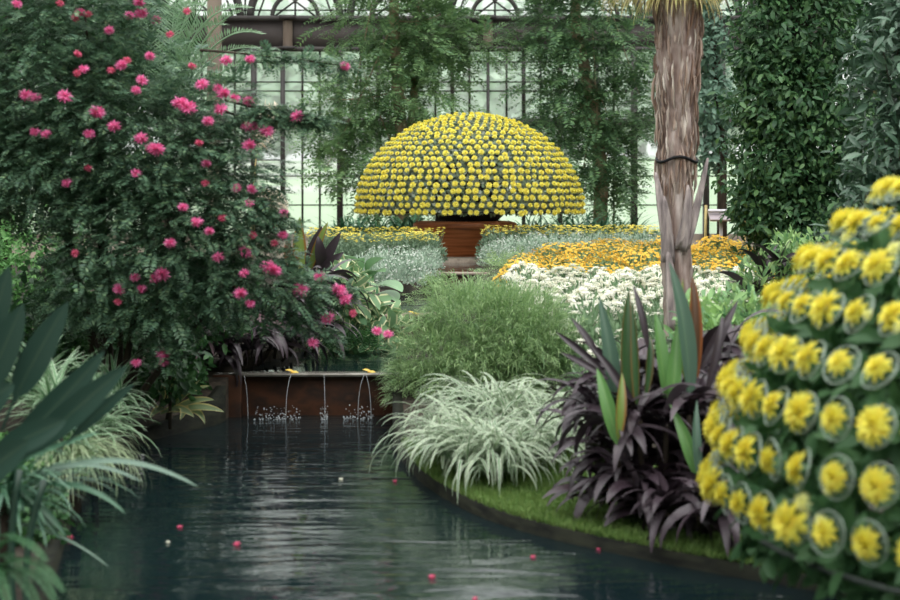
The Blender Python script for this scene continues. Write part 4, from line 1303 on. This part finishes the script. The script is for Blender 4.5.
# ================================================================== FEATHERY GREEN SHRUB
d = 12.9
es = [ell(485, 340, d, 85, 52, .55), ell(440, 365, d - .1, 48, 40, .45), ell(530, 350, d, 52, 45, .5), ell(470, 310, d + .1, 50, 26, .4), ell(515, 320, d, 48, 30, .4), ell(490, 385, d - .2, 75, 35, .4), ell(410, 385, d - .15, 20, 22, .3), ell(555, 375, d - .1, 30, 30, .3)]
t = thing('feathery_shrub', 'rounded feathery green shrub above the white-striped grass', 'shrub', (gxp(485, d), d, .2))
acc = Acc(); n = 8500
A_, N_ = ell_points(n, es, .45, .12)
straps(acc, A_, np.arctan2(N_[:, 1], N_[:, 0]) + rng.normal(size=n) * .8, np.arcsin(N_[:, 2].clip(-1, 1)) * .5 + .5 + rng.normal(size=n) * .3, .10 + .10 * rng.random(n), .007, 1.2 + .8 * rng.random(n), 4, .1)
sprays(acc, A_[:2600], unit(N_[:2600] + rdir(2600) * .5 + np.array([0, 0, .2])), .13, 12, .05, .008, .45, .7)
acc.build('foliage', M['feather'], t)
for k in range(7):
    a = Acc(); c_, _r = es[k]; b_ = np.array([gxp(485, d) + .04 * k - .1, d, .18]); tube(a, bez(b_, (b_ + c_) / 2 + np.array([0, 0, .08]), c_, 8), np.linspace(.014, .005, 8), 6); a.build('stem', M['dark_bark'], t)

# ================================================================== WHITE-STRIPED GRASS
d = 10.5
t = thing('ornamental_grass', 'white-striped arching grass clump at the pool edge', 'grass clump', (gxp(490, d), d, .08))
for k, (px, py_, d_, nn, s) in enumerate(((495, 408, 10.55, 200, 1.), (455, 425, 10.75, 150, .95), (535, 405, 10.7, 150, .95), (478, 398, 10.8, 150, 1.), (525, 428, 10.2, 150, .9), (470, 438, 10.2, 150, .9), (552, 410, 10.9, 90, .8),
                                           (450, 448, 10.05, 120, .9), (480, 456, 9.7, 130, .9), (462, 456, 9.85, 100, .85), (500, 450, 9.8, 90, .8), (435, 436, 10.5, 90, .85))):
    acc = Acc()
    c = np.array([gxp(px + 13, d_), d_, max(.12, EYE - (py_ + 33 - HZ) * d_ / F)])
    az = rng.random(nn) * 2 * PI
    B = c + np.stack([.06 * rng.normal(size=nn), .06 * rng.normal(size=nn), .06 * rng.random(nn)], -1)
    straps(acc, B, az, .65 + .8 * rng.random(nn), s * (.36 + .3 * rng.random(nn)), .014 + .008 * rng.random(nn), 1.7 + 1.2 * rng.random(nn), 10, .1, roll=rng.normal(size=nn) * .25)
    acc.build('tuft', M['grass_var'], t)

# lawn by the edge
acc = Acc(); n = 34000
dd = rng.uniform(6.6, 11.2, n); xx = edge_r(dd) - .0 + rng.random(n) ** 1.2 * 1.3
P = np.stack([xx, dd, gz_r(dd) + .0], -1)
leaves(acc, DIAMOND, P, unit(np.array([0, 0, 1.]) + rdir(n) * .55), rdir(n), .035 + .03 * rng.random(n), .008)
tag(acc.build('grass', M['lawn']), kind='stuff', label='short green lawn grass between the pool edge and purple plant', cat='grass')
acc = Acc()
ds = np.linspace(6.5, 11.3, 40)
V = np.array([[[float(edge_r(d_)) + .02 + s_ * 1.4, d_, float(gz_r(d_)) + .022] for s_ in np.linspace(0, 1, 8)] for d_ in ds])
idx = np.arange(40 * 8).reshape(40, 8)
acc.add(V.reshape(-1, 3), [np.stack([idx[:-1, :-1], idx[:-1, 1:], idx[1:, 1:], idx[1:, :-1]], -1).reshape(-1, 4)])
tag(acc.build('turf_ground', M['turf'], None, True), kind='structure')

# ================================================================== DARK PURPLE CORDYLINE with green blades
t = thing('cordyline', 'big dark purple strap-leaved plant with upright green blades in front of the palm', 'cordyline', (gxp(665, 9.1), 9.1, .08))
spots = [(600, 430, 9.2), (625, 415, 9.2), (650, 440, 9.0), (680, 450, 9.0), (640, 470, 8.75), (670, 490, 8.65), (615, 470, 8.85), (700, 470, 9.0), (690, 420, 9.2), (660, 410, 9.3), (645, 500, 8.5), (625, 490, 8.6), (685, 510, 8.6), (720, 440, 9.3),
         (605, 395, 9.4), (640, 385, 9.4), (705, 500, 8.8), (725, 390, 9.5), (595, 455, 9.1), (610, 505, 8.75), (655, 520, 8.45), (690, 525, 8.4), (720, 505, 8.6), (588, 412, 9.3), (675, 470, 8.8), (618, 395, 8.85), (662, 400, 8.85), (700, 375, 8.95), (712, 400, 8.8), (600, 425, 8.8), (710, 440, 8.7), (640, 420, 8.7), (730, 360, 9.2), (640, 508, 8.4), (668, 518, 8.2), (700, 522, 8.05), (722, 522, 7.95), (616, 436, 8.42), (640, 425, 8.42), (666, 432, 8.4), (690, 420, 8.42), (700, 478, 8.35)]
for k, (px, py_, d_) in enumerate(spots):
    a = Acc(); c = at(px, py_ - 5, d_)
    rosette(a, c, 18, .33, .055, -.2, 1.2, 1.6)
    a.build('rosette', M['purple'], t)
    a = Acc(); tube(a, bez([gxp(665, 9.1) + (c[0] - gxp(665, 9.1)) * .5, (d_ + 9.1) / 2, .06], [c[0], d_ + .05, c[2] * .5], c, 8), .014, 6); a.build('stem', M['dark_bark'], t)
BL = [((618, 415), (612, 355), (599, 296), .105, 'cord_blue'), ((629, 415), (622, 350), (629, 288), .10, 'cord_dark'), ((637, 410), (636, 350), (632, 300), .06, 'cord_dark'),
      ((690, 400), (688, 320), (669, 262), .115, 'cord_blue'), ((690, 400), (698, 320), (692, 276), .10, 'cord_red'), ((684, 380), (682, 320), (683, 278), .05, 'cord_lime'),
      ((668, 410), (660, 350), (655, 312), .10, 'cord_green'), ((671, 415), (676, 365), (677, 325), .095, 'cord_green'), ((617, 445), (608, 400), (597, 368), .09, 'cord_green'), ((618, 440), (620, 400), (622, 373), .075, 'cord_lime'),
      ((696, 475), (692, 445), (670, 404), .085, 'cord_green'), ((700, 480), (694, 440), (697, 400), .06, 'cord_blue'),
      ((600, 360), (585, 335), (571, 318), .055, 'purple'), ((605, 372), (575, 345), (556, 332), .05, 'purple'), ((610, 380), (580, 362), (560, 352), .05, 'purple'), ((648, 350), (642, 310), (633, 285), .05, 'purple'),
      ((700, 370), (720, 340), (738, 300), .08, 'purple'), ((645, 400), (652, 345), (648, 335), .06, 'cord_dark'), ((705, 400), (725, 330), (722, 316), .06, 'purple'), ((640, 420), (615, 370), (590, 345), .06, 'purple'), ((650, 410), (620, 365), (592, 362), .055, 'purple')]
for k, (b, m_, tp, w_, mt) in enumerate(BL):
    a = Acc(); dd = (8.22 if tp[1] > 362 and mt != 'purple' else 8.52) - .03 * (k % 4)
    blade(a, at(*b, dd), at(*m_, dd), at(*tp, dd + .1), w_ * .74, LEAFY, (.45 * math.sin(k * 2.3), -1, .3), fold=.3); a.build('leaf', M[mt], t)

# lime-tipped shrubs at right of the cordyline
for k, (es_, lab, nn) in enumerate((([ell(715, 350, 10.6, 36, 40, .3), ell(735, 320, 10.8, 40, 34, .3), ell(700, 330, 10.8, 24, 30, .25), ell(745, 390, 10.4, 40, 50, .3)], 'lime-tipped green shrub between the purple plant and the flower dome in front', 1500),
                                   ([ell(770, 300, 13.5, 46, 50, .4), ell(800, 262, 13.6, 26, 24, .3), ell(830, 290, 13.4, 50, 60, .4), ell(785, 245, 13.6, 14, 10, .2)], 'light green shrub with pale tips below the climber column', 2200))):
    d_ = es_[0][0][1]
    t = thing('shrub', lab, 'shrub', (es_[0][0][0], d_, .1))
    foliage(nn, es_, LENS, .075, .028, .6, -.5, .4).build('foliage', M['lime_leaf'], t)
    for j in range(4):
        c_ = es_[j % len(es_)][0]
        a = Acc(); tube(a, [[c_[0] * .98, d_, .1], c_], .01, 6); a.build('stem', M['dark_bark'], t)
d = 14.2
t = thing('cordyline', 'small dark purple strap-leaved plant below the climber column', 'cordyline', (gxp(775, d), d, .4))
for k, (px, py_) in enumerate(((765, 285), (780, 270), (750, 300))):
    a = Acc(); c = at(px, py_, d - .8); rosette(a, c, 9, .3, .05, .4, 1.3, .9); a.build('rosette', M['purple'], t)
    a = Acc(); tube(a, [[c[0], d, .3], c], .012, 6); a.build('stem', M['dark_bark'], t)

# ================================================================== FLOWER DOME in front
d = 6.0
cx, cz, R, H = gxp(1247, d), EYE - (512 - HZ) * d / F, 1.76, 1.40
t = thing('flower_dome', 'large blurred dome of ringed yellow chrysanthemums closest to the viewer', 'flower dome', (cx, d, cz))
acc = Acc(); n = 15000
dd_ = rdir(n); dd_[:, 2] = np.abs(dd_[:, 2]) - .03
P = np.array([cx, d, cz]) + dd_ * np.array([R, R, H]) * (.88 + .11 * rng.random(n)[:, None])
leaves(acc, LENS, P, unit(dd_ * .4 + rdir(n)), unit(dd_ + rdir(n) * .5), .1, .055)
n = 2200
th = rng.random(n) * 2 * PI
P = np.stack([cx + R * (.8 + .17 * rng.random(n)) * np.cos(th), d + R * (.8 + .17 * rng.random(n)) * np.sin(th), cz - .02 - .1 * rng.random(n)], -1)
leaves(acc, LENS, P, unit(rdir(n) + np.array([0, 0, -.9])), rdir(n), .1, .05)
acc.build('foliage', M['mum_leaf_d'], t)
am = mum(1., ((18, 1., .1), (16, .84, .4), (13, .66, .75), (9, .45, 1.15)), .38, 4); me_f = am.mesh('bloom', M['yellow_fl'])
me_g = mum(1., ((12, 1., .0), (9, .7, .5), (6, .45, 1.)), .34, 5).mesh('bloom', M['yellow_pale'])
rg = Acc(); th = np.linspace(0, 2 * PI, 33)
tube(rg, np.stack([np.cos(th), np.sin(th), 0 * th], -1), .035, 6, False)
tube(rg, np.stack([.72 * np.cos(th), .72 * np.sin(th), 0 * th - .1], -1), .022, 6, False)
for k in range(4):
    an = k * PI / 2 + .4
    tube(rg, [[.3 * math.cos(an), .3 * math.sin(an), -.25], [math.cos(an), math.sin(an), 0]], .022, 5, False)
me_r = rg.mesh('wire_ring', M['wire'], True)
rows = 14
cand, others = [], []
for i in range(rows):
    el = (i + .55) / rows * PI / 2
    rr, zz = R * math.cos(el), H * math.sin(el)
    k = max(3, round(2 * PI * rr / .168))
    for j in range(k):
        a_ = 2 * PI * (j + .5 * (i % 2)) / k
        nrm = unit(np.array([math.cos(a_) * math.cos(el) / R, math.sin(a_) * math.cos(el) / R, math.sin(el) / H]))
        p = np.array([cx + rr * math.cos(a_), d + rr * math.sin(a_), cz + zz])
        vx = CX + p[0] / p[1] * F
        if nrm @ unit(view - p) > -.25 and vx < 960 and p[1] > 3:
            cand.append((p, nrm))
        else:
            others.append((p, nrm))
# the blooms on the sides of the dome turned away from the photograph
fv, fu, ff = np.concatenate(am.V), np.concatenate(am.UV), [np.concatenate(v) for v in am.F.values()]
wv, wf = np.concatenate(rg.V), [np.concatenate(v) for v in rg.F.values()]
bm_, rm_ = Acc(), Acc()
for p, nrm in others:
    q = np.array(Vector([float(v) for v in nrm]).to_track_quat('Z', 'Y').to_matrix())
    bm_.add((fv * .055 * (.75 + .5 * rng.random())) @ q.T + p + nrm * .075, ff, fu)
    rm_.add((wv * .066) @ q.T + p + nrm * .06, wf)
tag(bm_.build('bloom_mass', M['yellow_fl'], t), kind='stuff'); tag(rm_.build('wire_ring_mass', M['wire'], t), kind='stuff')
for p, nrm in cand:
    rn = nrm + rng.normal(size=3) * .12
    o = child('bloom', me_f, t, p + nrm * .075, rn, .055 * (.75 + .5 * rng.random()), rng.random() * 6)
    q = child('wire_ring', me_r, o, p + nrm * .06, nrm, 1.)
    q.parent = o
    q.matrix_parent_inverse.identity(); q.location = (0, 0, -.25); q.rotation_quaternion = (1, 0, 0, 0)
    f_ = .066 / o.scale[0]; q.scale = (f_, f_, f_)
    if rng.random() < .3:
        s2 = unit(np.cross(nrm, rdir(1)[0])) * .06
        g_ = child('side_bloom', me_g, o, p, nrm); g_.matrix_parent_inverse.identity(); g_.rotation_quaternion = (1, 0, 0, 0)
        g_.location = (.9 * math.cos(rng.random() * 6), -.9, -.15); g_.scale = (.5, .5, .5)
a = Acc(); thh = np.linspace(0, 2 * PI, 97)
tube(a, np.stack([cx + R * .97 * np.cos(thh), d + R * .97 * np.sin(thh), 0 * thh + cz - .06], -1), .009, 8, False); a.build('hoop', M['hoop'], t, True)
a = Acc(); lathe(a, [(0, cz + .3), (.5, cz + .3), (.7, cz), (.75, -.2)], (cx, d, 0), 32); a.build('stand', M['black'], t)

# ================================================================== LEFT FOREGROUND
d = 6.5
t = thing('paddle_leaf_plant', 'dark plant with large paddle-shaped leaves at the left pool edge', 'leafy plant', (gxp(-10, d), d, .1))
PD = [((2, 430), (20, 380), (68, 302), .115, .1), ((-30, 480), (40, 430), (104, 351), .105, .0), ((-20, 500), (60, 420), (127, 366), .10, -.1), ((-40, 440), (-5, 370), (23, 304), .12, .05), ((-40, 420), (-8, 330), (9, 266), .10, .2), ((40, 470), (95, 412), (134, 384), .05, .12),
      ((-40, 470), (20, 440), (66, 420), .10, -.2), ((-60, 460), (-20, 400), (14, 385), .11, -.1), ((-60, 440), (-30, 380), (-10, 300), .12, .15), ((-60, 380), (-30, 320), (2, 300), .11, .3), ((-60, 500), (-10, 470), (30, 440), .11, -.3)]
PFL = lambda t_: np.where(t_ < .3, .1, np.sin(PI * np.clip((t_ - .3) / .7, 0, 1) ** .85) ** .7 * .95 + .05)
for k, (b, m_, tp, w_, o_) in enumerate(PD):
    a = Acc(); blade(a, at(*b, d + o_), at(*m_, d + o_ - .05), at(*tp, d + o_ - .05), w_, PFL, (.35, -1, .25), 16, .1); a.build('leaf', M['paddle'], t)
for k in range(4):
    a = Acc(); tube(a, bez([gxp(-10, d) + .05 * k, d, .06], at(-20 + 12 * k, 560, d), at(-30 + 25 * k, 450 + 10 * k, d), 8), .014, 7); a.build('stem', M['paddle'], t)

# long strap leaves over the water
d = 7.2
t = thing('strap_leaf_plant', 'plant with long dark strap leaves arching over the water', 'leafy plant', (gxp(0, d), d, .1))
a0 = Acc()
n = 70
az = rng.uniform(-1.6, 1.0, n)
B = np.array([gxp(5, d), d, .42]) + rng.normal(size=(n, 3)) * np.array([.06, .06, .05])
straps(a0, B, az, .2 + .9 * rng.random(n), .28 + .24 * rng.random(n), .016 + .01 * rng.random(n), .9 + .8 * rng.random(n), 8, .15)
a0.build('foliage', M['strappy'], t)
for k, (b, m_, tp, w_, mt) in enumerate((((18, 490), (105, 432), (200, 488), .028, 'strappy_pale'), ((20, 480), (80, 448), (142, 482), .024, 'strappy_pale'), ((40, 485), (90, 478), (126, 514), .026, 'strappy'), ((5, 480), (40, 500), (66, 536), .035, 'strappy'),
                                          ((-5, 520), (60, 525), (110, 568), .014, 'strappy_pale'), ((0, 470), (40, 450), (100, 432), .03, 'strappy'), ((0, 500), (30, 490), (60, 540), .03, 'strappy'), ((0, 450), (50, 430), (85, 425), .05, 'strappy'))):
    a = Acc(); blade(a, at(*b, d), at(*m_, d - .1), at(*tp, d - .1), w_, lambda t_: np.minimum(1, .4 + t_ * 3) * np.sqrt(np.maximum(1 - t_ ** 3, .0)), (.1, -.8, .7), 14, .1); a.build('leaf', M[mt], t)
a = Acc(); tube(a, [[gxp(0, d), d, .05], [gxp(5, d), d, .45]], .03, 8); a.build('stem', M['dark_bark'], t)

# ferns
d = 6.0
t = thing('fern', 'green fern fronds in the corner beside the water', 'fern', (gxp(-15, d), d, .08))
for k, (m1, tp) in enumerate((((20, 540), (62, 590)), ((10, 548), (40, 612)), ((30, 555), (55, 602)), ((0, 540), (22, 575)), ((-10, 545), (10, 610)), ((5, 520), (45, 560)), ((-20, 560), (-5, 610)), ((-10, 525), (25, 545)))):
    L, Rr = Acc(), Acc(); dd = d - .1 + .05 * (k % 4)
    frond(L, Rr, at(-25, 600, dd), at(m1[0] - 4, m1[1] - 15, dd), at(*tp, dd - .15), 60, .045, .007, .004, .1)
    fo = Rr.build('frond', M['fern'], t); L.build('leaflet', M['fern'], fo)

# pale drooping grass at the edge
d = 8.9
t = thing('grass_tuft', 'pale grass tuft drooping from the left bank into the water', 'grass clump', (gxp(55, d), d, .1))
acc = Acc(); n = 170
az = rng.uniform(-1.9, .6, n)
B = np.array([gxp(66, d), d, .30]) + rng.normal(size=(n, 3)) * np.array([.07, .1, .03])
straps(acc, B, az, .5 + .6 * rng.random(n), .32 + .2 * rng.random(n), .006, 2.4 + .6 * rng.random(n), 9, .1); acc.build('foliage', M['hang_grass'], t)
a = Acc(); lathe(a, [(.0, .05), (.1, .06), (.09, .25), (.0, .32)], (gxp(62, d), d, 0), 12); a.build('root_clump', M['soil'], t)
# bank-filling groundcover
for k, (px, py_, d_, rx, ry, mt, lab) in enumerate(((50, 455, 9.6, 45, 26, 'bright_leaf', 'small-leaved light green groundcover on the left bank behind the drooping grass'), (20, 520, 8.2, 48, 45, 'back_leaf', 'dark small-leaved groundcover on the left bank above the fern'))):
    t = thing('groundcover', lab, 'groundcover', (gxp(px, d_), d_, .08))
    foliage(2600, [ell(px, py_, d_, rx, ry, .35), ell(px - 50, py_ + 5, d_, rx, ry, .35)], LENS, .045, .024, .4, .2, .4).build('foliage', M[mt], t)
    a = Acc(); tube(a, [[gxp(px, d_), d_, .05], at(px, py_, d_)], .008, 6); a.build('stem', M['dark_bark'], t)

# variegated strap plants on the left bank
SP = [(60, 395, 8.9, 1.1, 'varieg', 'striped strap-leaved plant directly behind the dark paddle leaves'), (95, 405, 10.0, 1.1, 'varieg', 'striped strap-leaved plant between the paddle leaves and the pool'), (35, 375, 9.6, 1.1, 'varieg', 'striped strap-leaved plant farthest up the left bank'),
      (100, 405, 10.8, .85, 'varieg', 'striped strap-leaved plant leaning over the left pool kerb'), (112, 388, 11.4, .8, 'varieg', 'striped strap-leaved plant beside the yellow-margined plant'), (75, 430, 9.6, .9, 'varieg', 'low striped strap-leaved plant above the pale drooping grass'), (110, 375, 11.0, 1., 'varieg', 'striped strap-leaved plant under the pink-flowered bush')]
for k, (px, py_, d_, s, mt, lab) in enumerate(SP):
    t = thing('striped_plant', lab, 'leafy plant', (gxp(px, d_), d_, .08))
    acc = Acc(); n = 95
    c = at(px, py_ + 22, d_)
    az = rng.random(n) * 2 * PI
    straps(acc, c + rng.normal(size=(n, 3)) * .03, az, .1 + 1.2 * rng.random(n), s * (.24 + .2 * rng.random(n)), .02, .7 + .8 * rng.random(n), 7, .15, roll=rng.normal(size=n) * .2)
    acc.build('foliage', M[mt], t)
    a = Acc(); tube(a, [[c[0], d_, .05], c], .02, 7); a.build('stem', M['dark_bark'], t)
t = thing('bromeliad', 'yellow-margined strap plant lying on the kerb left of the weir', 'leafy plant', (gxp(185, 12.2), 12.2, .1))
for k, (b, m_, tp, w_) in enumerate((((172, 408), (190, 392), (200, 380), .06), ((172, 410), (195, 398), (214, 400), .075), ((160, 414), (180, 403), (194, 417), .08), ((172, 412), (200, 403), (224, 412), .075), ((172, 405), (192, 388), (210, 386), .055), ((165, 408), (172, 388), (178, 374), .06),
                                     ((165, 405), (158, 386), (168, 378), .055), ((160, 410), (148, 398), (136, 406), .065), ((176, 412), (200, 404), (205, 424), .055), ((168, 412), (160, 404), (150, 418), .07), ((175, 410), (190, 402), (180, 420), .07))):
    a = Acc(); blade(a, at(*b, 12.1), at(*m_, 11.95), at(*tp, 11.85), w_, LEAFY, (.1, -.8, .8)); a.build('leaf', M['varieg_yel'], t)
a = Acc(); tube(a, [[gxp(168, 12.2), 12.2, .05], at(170, 410, 12.2)], .025, 8); a.build('stem', M['dark_bark'], t)
# dark understory between bush and bank
d = 12.0
t = thing('shrub', 'dark green understory shrub below the pink-flowered bush', 'shrub', (gxp(150, d), d, .1))
es_ = [ell(150, 370, d, 60, 34, .35), ell(90, 345, d, 60, 45, .35), ell(186, 378, d + .8, 24, 18, .2), ell(30, 340, d, 60, 60, .35), ell(110, 290, d + .5, 90, 60, .3), ell(200, 300, d + 1., 70, 50, .3)]
foliage(5600, es_, LENS, .07, .035, .4, .2, .35).build('foliage', M['back_leaf'], t)
for k in range(3):
    a = Acc(); tube(a, [[gxp(90 + 40 * k, d), d, .06], at(90 + 40 * k, 350, d)], .012, 6); a.build('stem', M['dark_bark'], t)

# ================================================================== FALLEN BLOSSOMS AND LEAVES
me_w = puff(40, 1., seed=9).mesh('blossom', M['pink_dark']); me_x = puff(40, 1., seed=10).mesh('blossom', M['white_fl'])
FB = [(180, 528, 3, 'pink fallen blossom floating in open water straight out from the left strap leaves'), (237, 545, 4, 'pink fallen blossom floating in the dark middle of the pool'), (69, 539, 5, 'pink fallen blossom floating just off the left bank'), (46, 538, 3, 'small pink blossom floating under the drooping grass'),
      (432, 578, 4, 'larger pink blossom floating near the bottom of the pool'), (533, 558, 3, 'pink blossom floating in the green reflection off the lawn'), (600, 550, 4, 'pink blossom floating close to the right kerb'), (475, 600, 3, 'pink blossom floating at the lower picture border'),
      (341, 480, 2, 'tiny pale blossom floating in mid pool'), (395, 482, 2, 'tiny pink blossom floating beside the striped grass'), (168, 543, 2, 'tiny white petal floating in open water near the pink blossoms')]
for px, py_, r, lab in FB:
    dd = EYE * F / (py_ - HZ)
    o = link('fallen_blossom', me_x if r == 2 and px != 395 else me_w)
    o.location = (gxp(px, dd), dd, .006); s = (r + .8) * dd / F; o.scale = (s, s, s * .55)
    tag(o, lab, 'blossom', 'fallen blossoms floating on the pool')
for px, py_, dd, z, lab in ((290, 373, 13.16, .326, 'yellow fallen leaf on the weir lip, left of the other'), (367, 373, 13.18, .326, 'yellow fallen leaf on the weir lip near the feathery shrub'), (412, 314, 16.46, .534, 'yellow fallen leaf on the stone ledge')):
    a = Acc()
    c = np.array([gxp(px, dd), dd, z])
    leaves(a, LENS, np.array([c, c + [.03, 0, .005]]), np.array([[1, .2, .1], [-.7, .1, .25]]), np.array([[0, -.4, 1.], [.1, -.3, 1]]), .07, .045)
    tag(a.build('fallen_leaf', M['fallen']), lab, 'leaf')

# ================================================================== LIGHT
wd_ = bpy.data.worlds.new('World'); scene.world = wd_
wd_.use_nodes = True
nt = wd_.node_tree; nt.nodes.clear()
out = nt.nodes.new('ShaderNodeOutputWorld'); bg = nt.nodes.new('ShaderNodeBackground')
tc = nt.nodes.new('ShaderNodeTexCoord'); sep = nt.nodes.new('ShaderNodeSeparateXYZ')
nt.links.new(tc.outputs['Generated'], sep.inputs[0])
r = ramp(nt, [(0., (.78, .80, .79)), (.12, (.88, .91, .9)), (.45, (1.15, 1.18, 1.18)), (1., (1.95, 1.97, 1.95))], sep.outputs[2])
nt.links.new(r.outputs[0], bg.inputs[0]); bg.inputs[1].default_value = 1.0
nt.links.new(bg.outputs[0], out.inputs[0])
sun = bpy.data.lights.new('overcast_sun', 'SUN'); sun.energy = 1.1; sun.angle = 1.0; sun.color = (1, .98, .94)
so = bpy.data.objects.new('overcast_sun', sun); COL.objects.link(so)
so.rotation_euler = (math.radians(28), math.radians(12), 0)

# ================================================================== CAMERA
cam = bpy.data.cameras.new('camera'); co = bpy.data.objects.new('camera', cam); COL.objects.link(co)
co.location = (0, 0, EYE); co.rotation_euler = (PI / 2, 0, 0)
cam.lens = 70; cam.sensor_width = 36; cam.shift_y = -(300 - HZ) / 900
cam.clip_end = 400
cam.dof.use_dof = True; cam.dof.focus_distance = 17.5; cam.dof.aperture_fstop = 2.8
scene.camera = co
scene.view_settings.view_transform = 'Standard'; scene.view_settings.look = 'None'
scene.view_settings.gamma = 1; scene.view_settings.use_curve_mapping = False
scene.view_settings.exposure = .45
